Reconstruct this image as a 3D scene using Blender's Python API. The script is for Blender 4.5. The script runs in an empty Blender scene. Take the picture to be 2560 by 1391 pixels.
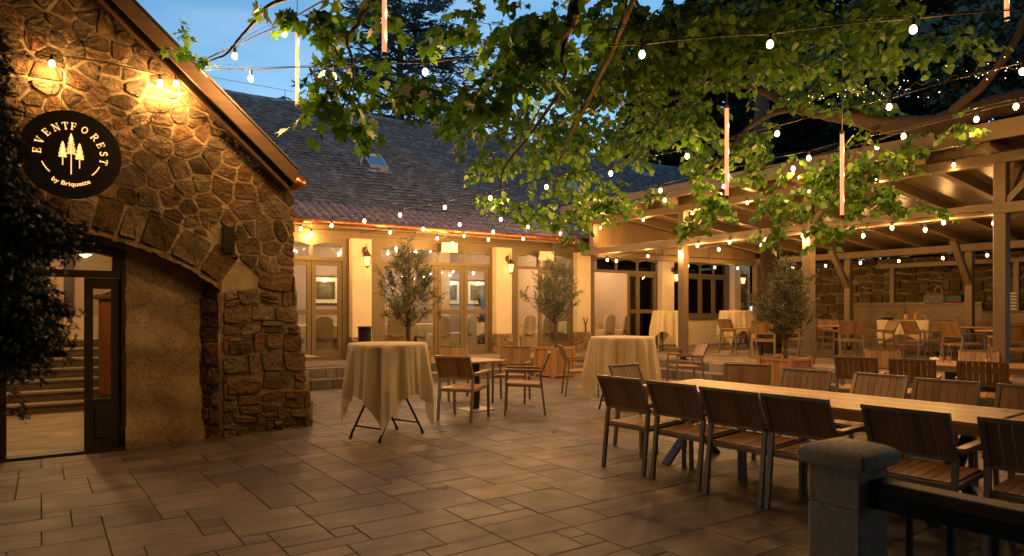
import bpy, math, random
import numpy as np
from mathutils import Vector, Matrix
R = math.radians
sc = bpy.context.scene
col = sc.collection

# ------------------------------------------------------------------ camera
H = 1.5
F = 1707.0
YAW = R(34.6)
SY, CY = math.sin(YAW), math.cos(YAW)
cam = bpy.data.cameras.new("camera")
cam_o = bpy.data.objects.new("camera", cam)
col.objects.link(cam_o)
cam.sensor_width = 36
cam.lens = F / 2560 * 36
cam.shift_y = (775 - 695.5) / 2560
cam.clip_end = 400
cam_o.location = (0, 0, H)
cam_o.rotation_euler = (R(90), 0, -YAW)
cam.dof.use_dof = True
cam.dof.focus_distance = 9.0
cam.dof.aperture_fstop = 2.2
sc.camera = cam_o
sc.view_settings.view_transform = 'Standard'
sc.view_settings.look = 'None'
sc.view_settings.exposure = 0.0
sc.view_settings.gamma = 1.0
sc.cycles.max_bounces = 6
sc.cycles.transparent_max_bounces = 12
sc.cycles.sample_clamp_indirect = 3.0

# ------------------------------------------------------------------ sky at dusk
world = bpy.data.worlds.new("World")
sc.world = world
world.use_nodes = True
wn = world.node_tree.nodes
wl = world.node_tree.links
wn.clear()
sky = wn.new('ShaderNodeTexSky')
sky.sky_type = 'NISHITA'
sky.sun_disc = False
sky.sun_elevation = R(24)
sky.sun_rotation = R(235)
sky.air_density = 1.2
sky.dust_density = 0.2
sky.ozone_density = 3.0
tcw = wn.new('ShaderNodeTexCoord')
mpw = wn.new('ShaderNodeMapping')
mpw.inputs['Scale'].default_value = (1.2, 1.2, 5.0)
nzw = wn.new('ShaderNodeTexNoise')
nzw.inputs['Scale'].default_value = 2.2
nzw.inputs['Detail'].default_value = 4
rpw = wn.new('ShaderNodeValToRGB')
rpw.color_ramp.elements[0].position = 0.42
rpw.color_ramp.elements[1].position = 0.72
rpw.color_ramp.elements[0].color = (0, 0, 0, 1)
rpw.color_ramp.elements[1].color = (1, 1, 1, 1)
mxw = wn.new('ShaderNodeMix')
mxw.data_type = 'RGBA'
mxw.inputs[7].default_value = (5.0, 4.6, 6.0, 1)      # thin dusk cloud
mlw = wn.new('ShaderNodeMath'); mlw.operation = 'MULTIPLY'; mlw.inputs[1].default_value = 0.6
bgw = wn.new('ShaderNodeBackground')
bgw.inputs['Strength'].default_value = SKY_STRENGTH = 0.15
outw = wn.new('ShaderNodeOutputWorld')
wl.new(tcw.outputs['Generated'], mpw.inputs['Vector'])
wl.new(mpw.outputs[0], nzw.inputs['Vector'])
wl.new(nzw.outputs[0], rpw.inputs[0])
wl.new(rpw.outputs[0], mlw.inputs[0])
wl.new(mlw.outputs[0], mxw.inputs[0])
wl.new(sky.outputs[0], mxw.inputs[6])
tnw = wn.new('ShaderNodeMix'); tnw.data_type = 'RGBA'; tnw.blend_type = 'MULTIPLY'; tnw.inputs[0].default_value = 1.0
tnw.inputs[7].default_value = (0.80, 1.14, 1.20, 1)
wl.new(mxw.outputs[2], tnw.inputs[6])
wl.new(tnw.outputs[2], bgw.inputs['Color'])
wl.new(bgw.outputs[0], outw.inputs['Surface'])

WARM = (1.0, 0.50, 0.145)
BULB_W = 33.0
def lamp(name, p, w, rad=0.03, c=WARM):
    l = bpy.data.lights.new(name, 'POINT')
    l.energy = w; l.color = c; l.shadow_soft_size = rad
    o = bpy.data.objects.new(name, l); o.location = p
    col.objects.link(o)
    return o

# ------------------------------------------------------------------ helpers
def G(u, v, z=0.0):                     # point at height z seen at (u, v)
    d = (H - z) * F / (v - 775.0)
    return P(u, v, d)
def P(u, v, d):
    r = (u - 1280.0) / F * d
    return Vector((SY * d + CY * r, CY * d - SY * r, H - (v - 775.0) / F * d))
def PX(u, X):                           # y on plane x = X
    q = (u - 1280.0) / F
    return X * (CY - SY * q) / (SY + CY * q)

def tag(o, label=None, cat=None, group=None, kind=None):
    if label: o['label'] = label
    if cat: o['category'] = cat
    if group: o['group'] = group
    if kind: o['kind'] = kind
    return o
def empty(name, loc=(0, 0, 0), rz=0.0, label=None, cat=None, group=None, kind=None):
    o = bpy.data.objects.new(name, None)
    o.empty_display_size = 0.1
    o.location = loc; o.rotation_euler = (0, 0, rz)
    col.objects.link(o)
    return tag(o, label, cat, group, kind)
def link_mesh(name, me, mat, parent=None, smooth=False):
    if mat is not None:
        me.materials.append(mat)
    if smooth:
        me.polygons.foreach_set('use_smooth', [True] * len(me.polygons))
    o = bpy.data.objects.new(name, me)
    col.objects.link(o)
    if parent is not None: o.parent = parent
    return o
def copy_tree(o, parent=None):
    c = o.copy(); col.objects.link(c)
    if parent is not None: c.parent = parent
    for ch in list(o.children):
        copy_tree(ch, c)
    return c

class MB:
    def __init__(s, org=(0, 0, 0)):
        s.v = []; s.f = []; s.org = Vector(org)
    def poly(s, pts):
        n = len(s.v); s.v += [tuple(Vector(p) - s.org) for p in pts]
        s.f.append(tuple(range(n, n + len(pts))))
    def box(s, a, b):
        x0, y0, z0 = [min(a[i], b[i]) for i in range(3)]
        x1, y1, z1 = [max(a[i], b[i]) for i in range(3)]
        return s.hexa([(x0,y0,z0),(x1,y0,z0),(x1,y1,z0),(x0,y1,z0),(x0,y0,z1),(x1,y0,z1),(x1,y1,z1),(x0,y1,z1)])
    def hexa(s, p):
        n = len(s.v); s.v += [tuple(Vector(q) - s.org) for q in p]
        for f in ((0,3,2,1),(4,5,6,7),(0,1,5,4),(1,2,6,5),(2,3,7,6),(3,0,4,7)):
            s.f.append(tuple(n + i for i in f))
    def cbox(s, a, b, c=0.004):          # box with chamfered vertical + top edges
        x0, y0, z0 = [min(a[i], b[i]) for i in range(3)]
        x1, y1, z1 = [max(a[i], b[i]) for i in range(3)]
        def ring(e, z):
            return [(x0+e+c,y0+e,z),(x1-e-c,y0+e,z),(x1-e,y0+e+c,z),(x1-e,y1-e-c,z),(x1-e-c,y1-e,z),(x0+e+c,y1-e,z),(x0+e,y1-e-c,z),(x0+e,y0+e+c,z)]
        s.rings([ring(c, z0), ring(0, z0+c), ring(0, z1-c), ring(c, z1)])
    def rings(s, rs, cap=True, close=True):
        n = len(s.v); k = len(rs[0])
        for r in rs: s.v += [tuple(Vector(q) - s.org) for q in r]
        for i in range(len(rs) - 1):
            for j in range(k if close else k - 1):
                a = n + i*k + j; b = n + i*k + (j+1) % k
                s.f.append((a, b, b + k, a + k))
        if cap:
            s.f.append(tuple(n + j for j in reversed(range(k))))
            m = n + (len(rs)-1)*k
            s.f.append(tuple(m + j for j in range(k)))
    def bar(s, p0, p1, w, h, up=(0, 0, 1)):    # oriented rectangular bar
        p0 = Vector(p0); p1 = Vector(p1); d = (p1 - p0).normalized()
        up = Vector(up)
        if abs(d.dot(up)) > 0.98: up = Vector((0, 1, 0))
        sx = d.cross(up).normalized() * (w/2); sz = sx.cross(d).normalized() * (h/2)
        s.hexa([p0-sx-sz, p0+sx-sz, p1+sx-sz, p1-sx-sz, p0-sx+sz, p0+sx+sz, p1+sx+sz, p1-sx+sz])
    def tube(s, pts, rad, seg=8, cap=True):
        pts = [Vector(p) for p in pts]
        if not hasattr(rad, '__len__'): rad = [rad] * len(pts)
        rs = []; ref = None
        for i, p in enumerate(pts):
            d = (pts[min(i+1, len(pts)-1)] - pts[max(i-1, 0)])
            if d.length < 1e-9: d = Vector((0, 0, 1))
            d.normalize()
            if ref is None:
                ref = Vector((0, 0, 1)) if abs(d.z) < 0.9 else Vector((1, 0, 0))
            a = d.cross(ref).normalized(); b = d.cross(a).normalized()
            ref = -b if ref.dot(-b) > ref.dot(b) else b
            a = d.cross(ref).normalized(); b = ref
            rs.append([p + (a*math.cos(2*math.pi*k/seg) + b*math.sin(2*math.pi*k/seg)) * rad[i] for k in range(seg)])
        s.rings(rs, cap)
    def lathe(s, c, prof, seg=16, cap=True):
        c = Vector(c)
        s.rings([[c + Vector((r*math.cos(2*math.pi*k/seg), r*math.sin(2*math.pi*k/seg), z)) for k in range(seg)] for r, z in prof], cap)
    def build(s, name, mat, parent=None, smooth=False):
        me = bpy.data.meshes.new(name)
        me.from_pydata(s.v, [], s.f)
        me.update()
        return link_mesh(name, me, mat, parent, smooth)

def fast_mesh(name, V, faces_k, mat, parent=None, smooth=False):
    """V (N,3) array; faces_k (M,k) int array"""
    me = bpy.data.meshes.new(name)
    V = np.asarray(V, dtype=np.float32); Fk = np.asarray(faces_k, dtype=np.int32)
    me.vertices.add(len(V)); me.vertices.foreach_set('co', V.ravel())
    m, k = Fk.shape
    me.loops.add(m * k); me.loops.foreach_set('vertex_index', Fk.ravel())
    me.polygons.add(m)
    me.polygons.foreach_set('loop_start', np.arange(0, m*k, k, dtype=np.int32))
    me.update(calc_edges=True); me.validate()
    return link_mesh(name, me, mat, parent, smooth)

# ------------------------------------------------------------------ materials
def nt(name):
    m = bpy.data.materials.new(name); m.use_nodes = True
    n = m.node_tree.nodes; l = m.node_tree.links
    return m, n, l, n['Principled BSDF']
def vec(n, l, scale=(1, 1, 1), kind='Object', rot=(0, 0, 0)):
    tc = n.new('ShaderNodeTexCoord'); mp = n.new('ShaderNodeMapping')
    mp.inputs['Scale'].default_value = scale; mp.inputs['Rotation'].default_value = rot
    l.new(tc.outputs[kind], mp.inputs['Vector'])
    return mp.outputs[0]
def noise(n, l, v, s, det=4, rough=0.6, dist=0.0):
    t = n.new('ShaderNodeTexNoise'); t.inputs['Scale'].default_value = s
    t.inputs['Detail'].default_value = det; t.inputs['Roughness'].default_value = rough
    t.inputs['Distortion'].default_value = dist
    l.new(v, t.inputs['Vector']); return t.outputs[0]
def ramp(n, l, f, stops):
    r = n.new('ShaderNodeValToRGB'); e = r.color_ramp.elements
    while len(e) < len(stops): e.new(0.5)
    for i, (p, c) in enumerate(stops):
        e[i].position = p; e[i].color = (c[0], c[1], c[2], 1)
    l.new(f, r.inputs[0]); return r.outputs[0]
def mixc(n, l, f, a, b, mode='MIX'):
    m = n.new('ShaderNodeMix'); m.data_type = 'RGBA'; m.blend_type = mode
    for i, x in ((0, f), (6, a), (7, b)):
        if isinstance(x, (int, float)): m.inputs[i].default_value = x
        elif isinstance(x, tuple): m.inputs[i].default_value = (x[0], x[1], x[2], 1)
        else: l.new(x, m.inputs[i])
    return m.outputs[2]
def math_n(n, l, op, a, b=0.0):
    m = n.new('ShaderNodeMath'); m.operation = op
    for i, x in ((0, a), (1, b)):
        if isinstance(x, (int, float)): m.inputs[i].default_value = x
        else: l.new(x, m.inputs[i])
    return m.outputs[0]
def bump(n, l, b, h, strength=0.4, dist=0.01):
    t = n.new('ShaderNodeBump'); t.inputs['Strength'].default_value = strength
    t.inputs['Distance'].default_value = dist
    l.new(h, t.inputs['Height']); l.new(t.outputs[0], b.inputs['Normal'])
def rnd(n, kind='Random Per Island'):
    g = n.new('ShaderNodeNewGeometry'); return g.outputs[kind]

def mat_simple(name, c, rough=0.6, metal=0.0, var=0.18, scale=6.0, bmp=0.15, bs=60.0, island=0.0, spec=None):
    m, n, l, b = nt(name)
    v = vec(n, l)
    f = noise(n, l, v, scale, 5)
    c1 = tuple(x * (1 - var) for x in c); c2 = tuple(min(1, x * (1 + var)) for x in c)
    cc = ramp(n, l, f, [(0.3, c1), (0.7, c2)])
    if island:
        ri = ramp(n, l, rnd(n), [(0, (1-island,)*3), (1, (1+island,)*3)])
        cc = mixc(n, l, 1.0, cc, ri, 'MULTIPLY')
    l.new(cc, b.inputs['Base Color'])
    b.inputs['Roughness'].default_value = rough; b.inputs['Metallic'].default_value = metal
    if spec is not None: b.inputs['Specular IOR Level'].default_value = spec
    if bmp: bump(n, l, b, noise(n, l, v, bs, 3), bmp, 0.004)
    return m
def mat_wood(name, c, axis=2, rough=0.45, island=0.25, gscale=1.0, var=0.35):
    m, n, l, b = nt(name)
    s = [14.0 * gscale] * 3; s[axis] = 0.9 * gscale
    v = vec(n, l, tuple(s))
    ri = rnd(n)
    add = n.new('ShaderNodeVectorMath'); add.operation = 'ADD'
    cmb = n.new('ShaderNodeCombineXYZ')
    mu = math_n(n, l, 'MULTIPLY', ri, 37.0)
    for i in range(3): l.new(mu, cmb.inputs[i])
    l.new(v, add.inputs[0]); l.new(cmb.outputs[0], add.inputs[1])
    f = noise(n, l, add.outputs[0], 2.2, 6, 0.65, 0.6)
    cc = ramp(n, l, f, [(0.25, tuple(x*(1-var) for x in c)), (0.6, c), (0.85, tuple(min(1, x*(1+var*0.8)) for x in c))])
    r2 = ramp(n, l, ri, [(0, (1-island,)*3), (1, (1+island*0.6,)*3)])
    cc = mixc(n, l, 1.0, cc, r2, 'MULTIPLY')
    l.new(cc, b.inputs['Base Color'])
    b.inputs['Roughness'].default_value = rough
    bump(n, l, b, f, 0.25, 0.002)
    return m
def mat_emit(name, c, s):
    m, n, l, b = nt(name)
    b.inputs['Base Color'].default_value = (*c, 1)
    b.inputs['Emission Color'].default_value = (*c, 1)
    b.inputs['Emission Strength'].default_value = s
    m.cycles.emission_sampling = 'NONE'
    return m
def mat_glass(name, tint=(0.92, 0.95, 0.93), refl=0.03):
    m, n, l, b = nt(name)
    n.remove(b)
    tr = n.new('ShaderNodeBsdfTransparent'); tr.inputs[0].default_value = (*tint, 1)
    gl = n.new('ShaderNodeBsdfGlossy'); gl.inputs['Roughness'].default_value = 0.02
    fr = n.new('ShaderNodeFresnel'); fr.inputs[0].default_value = 1.5
    ad = math_n(n, l, 'ADD', fr.outputs[0], refl)
    mx = n.new('ShaderNodeMixShader')
    l.new(ad, mx.inputs[0]); l.new(tr.outputs[0], mx.inputs[1]); l.new(gl.outputs[0], mx.inputs[2])
    l.new(mx.outputs[0], n['Material Output'].inputs[0])
    return m
def mat_stone(name, cols, moss=0.0, bs=9.0, bd=0.06):
    m, n, l, b = nt(name)
    v = vec(n, l)
    ri = rnd(n)
    base = ramp(n, l, ri, [(i/(len(cols)-1), c) for i, c in enumerate(cols)])
    f = noise(n, l, v, 5.0, 8, 0.7)
    t = ramp(n, l, f, [(0.28, (0.5, 0.48, 0.45)), (0.5, (0.95, 0.95, 0.95)), (0.75, (1.45, 1.35, 1.2))])
    cc = mixc(n, l, 1.0, base, t, 'MULTIPLY')
    f2 = noise(n, l, v, 34.0, 5, 0.7)
    t2 = ramp(n, l, f2, [(0.35, (0.65, 0.65, 0.65)), (0.65, (1.2, 1.2, 1.2))])
    cc = mixc(n, l, 1.0, cc, t2, 'MULTIPLY')
    l.new(cc, b.inputs['Base Color'])
    b.inputs['Roughness'].default_value = 0.9
    b.inputs['Specular IOR Level'].default_value = 0.25
    h = math_n(n, l, 'ADD', math_n(n, l, 'MULTIPLY', noise(n, l, v, bs, 8, 0.62), 1.0), math_n(n, l, 'MULTIPLY', noise(n, l, v, 45.0, 5, 0.7), 0.25))
    bump(n, l, b, h, 1.0, bd)
    return m
def mat_leaf(name, c1, c2, c3, trans=0.35, rough=0.45):
    m, n, l, b = nt(name)
    ri = rnd(n)
    cc = ramp(n, l, ri, [(0, c1), (0.5, c2), (1, c3)])
    l.new(cc, b.inputs['Base Color'])
    b.inputs['Roughness'].default_value = rough
    b.inputs['Specular IOR Level'].default_value = 0.35
    tl = n.new('ShaderNodeBsdfTranslucent')
    l.new(mixc(n, l, 1.0, cc, (1.1, 1.2, 0.5), 'MULTIPLY'), tl.inputs[0])
    mx = n.new('ShaderNodeMixShader'); mx.inputs[0].default_value = trans
    l.new(b.outputs[0], mx.inputs[1]); l.new(tl.outputs[0], mx.inputs[2])
    l.new(mx.outputs[0], n['Material Output'].inputs[0])
    return m
def mat_paver(name, c, streak=1.0):
    m, n, l, b = nt(name)
    ri = rnd(n)
    v0 = vec(n, l, (1.0, 4.2, 1.0))
    add = n.new('ShaderNodeVectorMath'); add.operation = 'ADD'
    cmb = n.new('ShaderNodeCombineXYZ'); mu = math_n(n, l, 'MULTIPLY', ri, 91.0)
    for i in range(3): l.new(mu, cmb.inputs[i])
    l.new(v0, add.inputs[0]); l.new(cmb.outputs[0], add.inputs[1])
    f = noise(n, l, add.outputs[0], 1.3, 7, 0.68, 0.5)
    st = ramp(n, l, f, [(0.3, (0.48, 0.46, 0.46)), (0.5, (0.92, 0.92, 0.92)), (0.7, (1.25, 1.21, 1.16))])
    tone = ramp(n, l, ri, [(0, (0.62, 0.60, 0.62)), (0.5, (0.98, 0.96, 0.95)), (1, (1.3, 1.24, 1.14))])
    v = vec(n, l)
    fine = ramp(n, l, noise(n, l, v, 120.0, 3, 0.7), [(0.3, (0.62, 0.62, 0.62)), (0.7, (1.25, 1.25, 1.25))])
    big = ramp(n, l, noise(n, l, v, 0.9, 5, 0.6), [(0.35, (0.66, 0.65, 0.64)), (0.65, (1.15, 1.15, 1.15))])
    cc = mixc(n, l, 1.0, mixc(n, l, 1.0, mixc(n, l, 1.0, mixc(n, l, 1.0, c, st, 'MULTIPLY'), tone, 'MULTIPLY'), fine, 'MULTIPLY'), big, 'MULTIPLY')
    l.new(cc, b.inputs['Base Color'])
    rr = ramp(n, l, noise(n, l, v, 2.5, 4), [(0.3, (0.42,)*3), (0.7, (0.62,)*3)])
    l.new(rr, b.inputs['Roughness'])
    bump(n, l, b, noise(n, l, v, 140.0, 4, 0.7), 0.35, 0.004)
    return m

M = {}
M['paver'] = mat_paver('paver', (0.15, 0.124, 0.108))
M['terrace'] = mat_paver('terrace_paver', (0.26, 0.215, 0.175))
M['step'] = mat_paver('step_block', (0.22, 0.19, 0.16))
M['joint'] = mat_simple('joint_sand', (0.055, 0.044, 0.034), 0.95, var=0.3)
M['soil'] = mat_simple('soil', (0.04, 0.03, 0.02), 0.95, var=0.4, scale=20, bmp=0.6)
M['mortar'] = mat_simple('mortar', (0.34, 0.265, 0.165), 0.95, var=0.35, scale=7, bmp=0.7, bs=30)
M['mortar_old'] = mat_simple('old_mortar', (0.20, 0.155, 0.085), 0.95, var=0.5, scale=4, bmp=0.7, bs=30)
M['stone'] = mat_stone('rubble_stone', [(0.09,0.062,0.038),(0.21,0.125,0.06),(0.25,0.18,0.105),(0.15,0.115,0.075),(0.27,0.14,0.065),(0.18,0.14,0.095),(0.24,0.185,0.12)])
M['stone_y'] = mat_stone('yellow_stone', [(0.08,0.06,0.03),(0.14,0.105,0.05),(0.10,0.08,0.045),(0.17,0.125,0.06)])
M['plinth'] = mat_stone('sand_stone', [(0.32,0.20,0.10),(0.42,0.28,0.15),(0.36,0.25,0.15)], bs=14)
def mat_render():
    m, n, l, b = nt('rough_render'); v = vec(n, l)
    c = ramp(n, l, noise(n, l, v, 2.2, 8, 0.7, 0.4), [(0.3, (0.17, 0.11, 0.05)), (0.48, (0.36, 0.25, 0.125)), (0.68, (0.52, 0.40, 0.23))])
    c2 = ramp(n, l, noise(n, l, v, 42, 6, 0.8), [(0.36, (0.45, 0.42, 0.38)), (0.52, (1, 1, 1)), (0.7, (1.2, 1.2, 1.15))])
    l.new(mixc(n, l, 1.0, c, c2, 'MULTIPLY'), b.inputs['Base Color']); b.inputs['Roughness'].default_value = 0.95
    h = math_n(n, l, 'ADD', noise(n, l, v, 60, 5, 0.7), math_n(n, l, 'MULTIPLY', noise(n, l, v, 5, 4), 1.6))
    bump(n, l, b, h, 0.8, 0.010); return m
M['render'] = mat_render()
M['cream'] = mat_simple('cream_paint', (0.70, 0.60, 0.43), 0.85, var=0.05, scale=3, bmp=0.25, bs=40)
M['frame'] = mat_wood('olive_painted_wood', (0.165, 0.12, 0.058), 2, 0.5, 0.05, 0.6, 0.08)
M['framev'] = mat_wood('olive_cladding', (0.19, 0.135, 0.07), 2, 0.55, 0.12, 0.8, 0.12)
M['perg'] = mat_wood('taupe_painted_timber', (0.17, 0.12, 0.07), 1, 0.5, 0.06, 0.7, 0.14)
M['perg_ceiling'] = mat_wood('taupe_boards', (0.20, 0.14, 0.08), 1, 0.28, 0.15, 0.8, 0.2)
M['dark_door'] = mat_wood('dark_brown_paint', (0.045, 0.032, 0.02), 2, 0.4, 0.05, 0.7, 0.15)
M['glass'] = mat_glass('window_glass')
M['interior'] = mat_simple('interior_plaster', (0.50, 0.38, 0.27), 0.9, var=0.05, bmp=0.1)
M['interior_m'] = mat_simple('mauve_plaster', (0.36, 0.27, 0.23), 0.9, var=0.05, bmp=0.1)
M['int_floor'] = mat_paver('interior_tile', (0.50, 0.42, 0.30))
M['int_wood'] = mat_wood('interior_floor_wood', (0.16, 0.08, 0.035), 0, 0.4)
M['tile'] = mat_stone('old_roof_tile', [(0.11,0.12,0.145),(0.165,0.175,0.205),(0.13,0.145,0.17),(0.22,0.25,0.27),(0.155,0.15,0.165),(0.14,0.155,0.18)], bs=20, bd=0.008)  # blue of the dusk sky light is mixed into the grey-brown tile colours
M['tile_new'] = mat_simple('clay_roof_tile', (0.20, 0.165, 0.17), 0.25, var=0.15, island=0.15, bmp=0.1)
M['copper'] = mat_simple('copper_gutter', (0.50, 0.20, 0.085), 0.35, 0.85, var=0.2, bmp=0.05)
M['barge'] = mat_wood('weathered_barge_board', (0.085, 0.045, 0.022), 0, 0.7, 0.1, 0.8, 0.5)
M['roof_metal'] = mat_simple('roof_edge_metal', (0.05, 0.05, 0.055), 0.5, 0.6)
M['teak'] = mat_wood('teak', (0.28, 0.155, 0.065), 2, 0.42, 0.3)
M['teak_y'] = mat_wood('teak_long', (0.42, 0.25, 0.11), 1, 0.38, 0.22)
M['teak_seat'] = mat_wood('teak_seat', (0.38, 0.215, 0.09), 1, 0.38, 0.3)
M['alu'] = mat_simple('taupe_aluminium', (0.22, 0.165, 0.105), 0.38, 0.25, var=0.06, bmp=0.05)
M['black'] = mat_simple('black_metal', (0.012, 0.012, 0.013), 0.45, 0.3, bmp=0.1)
M['leg_blue'] = mat_simple('grey_metal', (0.10, 0.11, 0.13), 0.4, 0.5, bmp=0.05)
M['steel'] = mat_simple('brushed_steel', (0.5, 0.48, 0.45), 0.35, 0.8, bmp=0.05)
M['planter'] = mat_wood('planter_pine', (0.38, 0.20, 0.075), 2, 0.5, 0.3)
M['rustic'] = mat_simple('bronze', (0.11, 0.07, 0.04), 0.5, 0.6)
M['white'] = mat_simple('white_plastic', (0.72, 0.66, 0.55), 0.5, var=0.03, bmp=0)
M['bark'] = mat_simple('bark', (0.035, 0.022, 0.014), 0.9, var=0.5, scale=18, bmp=1.0, bs=35)
M['bark_l'] = mat_simple('pale_bark', (0.07, 0.045, 0.028), 0.85, var=0.4, scale=14, bmp=0.8, bs=30)
M['wire'] = mat_simple('black_cable', (0.01, 0.01, 0.01), 0.5, bmp=0)
M['bulb'] = mat_emit('bulb_glow', (1.0, 0.74, 0.40), 7.0)
M['tube'] = mat_emit('light_tube_glow', (1.0, 0.42, 0.22), 0.95)
M['lantern_glow'] = mat_emit('lantern_glow', (1.0, 0.62, 0.27), 9.0)
M['sign_glow'] = mat_emit('sign_glow', (1.0, 0.56, 0.20), 1.35)
M['fairy'] = mat_emit('fairy_glow', (1.0, 0.66, 0.36), 9.0)
M['conc'] = mat_simple('pillar_concrete', (0.56, 0.47, 0.35), 0.9, var=0.28, scale=45, bmp=0.6, bs=110)
M['twig'] = mat_simple('twig', (0.05, 0.03, 0.018), 0.9, bmp=0)
def mat_cloth(name, c, back=0.25):
    m, n, l, b = nt(name)
    v = vec(n, l)
    cc = ramp(n, l, noise(n, l, v, 2.5, 4), [(0.3, tuple(x*0.93 for x in c)), (0.7, c)])
    l.new(cc, b.inputs['Base Color']); b.inputs['Roughness'].default_value = 0.85
    b.inputs['Sheen Weight'].default_value = 0.2
    h = math_n(n, l, 'ADD', noise(n, l, v, 9.0, 4, 0.5), math_n(n, l, 'MULTIPLY', noise(n, l, v, 260.0, 2), 0.12))
    bump(n, l, b, h, 0.35, 0.02)
    tl = n.new('ShaderNodeBsdfTranslucent'); l.new(cc, tl.inputs[0])
    mx = n.new('ShaderNodeMixShader'); mx.inputs[0].default_value = back
    l.new(b.outputs[0], mx.inputs[1]); l.new(tl.outputs[0], mx.inputs[2])
    l.new(mx.outputs[0], n['Material Output'].inputs[0])
    return m
M['cloth'] = mat_cloth('cream_tablecloth', (0.82, 0.70, 0.48))
M['cover'] = mat_cloth('chair_cover', (0.60, 0.47, 0.30), 0.1)
M['conifer_near'] = mat_leaf('yew_needles', (0.008,0.016,0.008), (0.014,0.028,0.012), (0.02,0.035,0.012), 0.1)
M['conifer_blue'] = mat_leaf('cedar_needles', (0.04,0.08,0.09), (0.06,0.12,0.13), (0.09,0.16,0.17), 0.1)
M['conifer_dark'] = mat_leaf('dark_spruce_needles', (0.006,0.012,0.012), (0.012,0.024,0.022), (0.02,0.035,0.03), 0.1)
M['olive'] = mat_leaf('olive_leaves', (0.06,0.065,0.035), (0.13,0.135,0.085), (0.24,0.25,0.18), 0.15)
M['linden'] = mat_leaf('linden_leaves', (0.025,0.075,0.012), (0.07,0.15,0.02), (0.14,0.25,0.045), 0.33)
M['maple'] = mat_leaf('maple_leaves', (0.03,0.085,0.012), (0.07,0.17,0.022), (0.13,0.26,0.045), 0.35)
M['dark_leaf'] = mat_leaf('dark_broad_leaves', (0.012,0.022,0.012), (0.02,0.035,0.018), (0.03,0.05,0.02), 0.2)
# ------------------------------------------------------------------ polygons of stone
rng = random.Random(7)
def clip_poly(poly, a, b, c):            # keep a*x + b*y <= c
    out = []
    for i in range(len(poly)):
        p = poly[i]; q = poly[(i+1) % len(poly)]
        fp = a*p[0] + b*p[1] - c; fq = a*q[0] + b*q[1] - c
        if fp <= 0: out.append(p)
        if (fp < 0 and fq > 0) or (fp > 0 and fq < 0):
            t = fp / (fp - fq)
            out.append((p[0] + (q[0]-p[0])*t, p[1] + (q[1]-p[1])*t))
    return out
def area(p):
    return 0.5 * sum(p[i][0]*p[(i+1) % len(p)][1] - p[(i+1) % len(p)][0]*p[i][1] for i in range(len(p)))
def inset(poly, g):
    n = len(poly)
    if area(poly) < 0: poly = poly[::-1]
    out = list(poly)
    res = poly
    for i in range(n):
        p = poly[i]; q = poly[(i+1) % n]
        dx, dy = q[0]-p[0], q[1]-p[1]; L = math.hypot(dx, dy)
        if L < 1e-6: continue
        nx, ny = dy/L, -dx/L              # outward normal (ccw)
        c = nx*p[0] + ny*p[1] - g
        res = clip_poly(res, nx, ny, c)
        if len(res) < 3: return None
    return res
def chaikin(p, it=1, t=0.22):
    for _ in range(it):
        o = []
        for i in range(len(p)):
            a = p[i]; b = p[(i+1) % len(p)]
            o += [(a[0]*(1-t)+b[0]*t, a[1]*(1-t)+b[1]*t), (a[0]*t+b[0]*(1-t), a[1]*t+b[1]*(1-t))]
        p = o
    return p
def voronoi_cells(sites, bounds, rad):
    cells = []
    S = np.array(sites)
    for i, s in enumerate(sites):
        x0, y0, x1, y1 = bounds
        poly = [(x0,y0),(x1,y0),(x1,y1),(x0,y1)]
        d = np.hypot(S[:,0]-s[0], S[:,1]-s[1])
        for j in np.argsort(d)[1:16]:
            if d[j] > rad: break
            t = S[j]
            a, b = t[0]-s[0], t[1]-s[1]
            c = (t[0]**2 + t[1]**2 - s[0]**2 - s[1]**2) / 2
            poly = clip_poly(poly, a, b, c)
            if len(poly) < 3: break
        if len(poly) >= 3: cells.append(poly)
    return cells
def rect_cells(x0, y0, x1, y1, hmin, hmax, wmin, wmax, r):
    cells = []; y = y0
    while y < y1 - 0.02:
        h = min(r.uniform(hmin, hmax), y1 - y)
        if y1 - y - h < 0.06: h = y1 - y
        x = x0 - r.uniform(0, wmin)
        while x < x1:
            w = r.uniform(wmin, wmax)
            u = r.random()
            if u < 0.28 and h > hmin * 1.2:                 # split in two
                k = r.uniform(0.35, 0.65)
                cells.append((x, y, x+w*0.7, y+h*k)); cells.append((x, y+h*k, x+w*0.7, y+h)); w *= 0.7
            else:
                cells.append((x, y, x+w, y+h))
            x += w
        y += h
    out = []
    def wob(px, py):
        return (px + 0.022*math.sin(py*9.1+px*3.3) + 0.015*math.sin(py*23+px*17),
                py + 0.022*math.sin(px*7.7+py*2.1) + 0.014*math.sin(px*19+py*13))
    for a, b, c, d in cells:
        if r.random() < 0.3: j = 0.02
        else: j = 0.008
        cs = [(a,b),((a+c)/2,b),(c,b),(c,d),((a+c)/2,d),(a,d)]
        out.append([wob(px, py) for px, py in cs])
    return out
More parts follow.
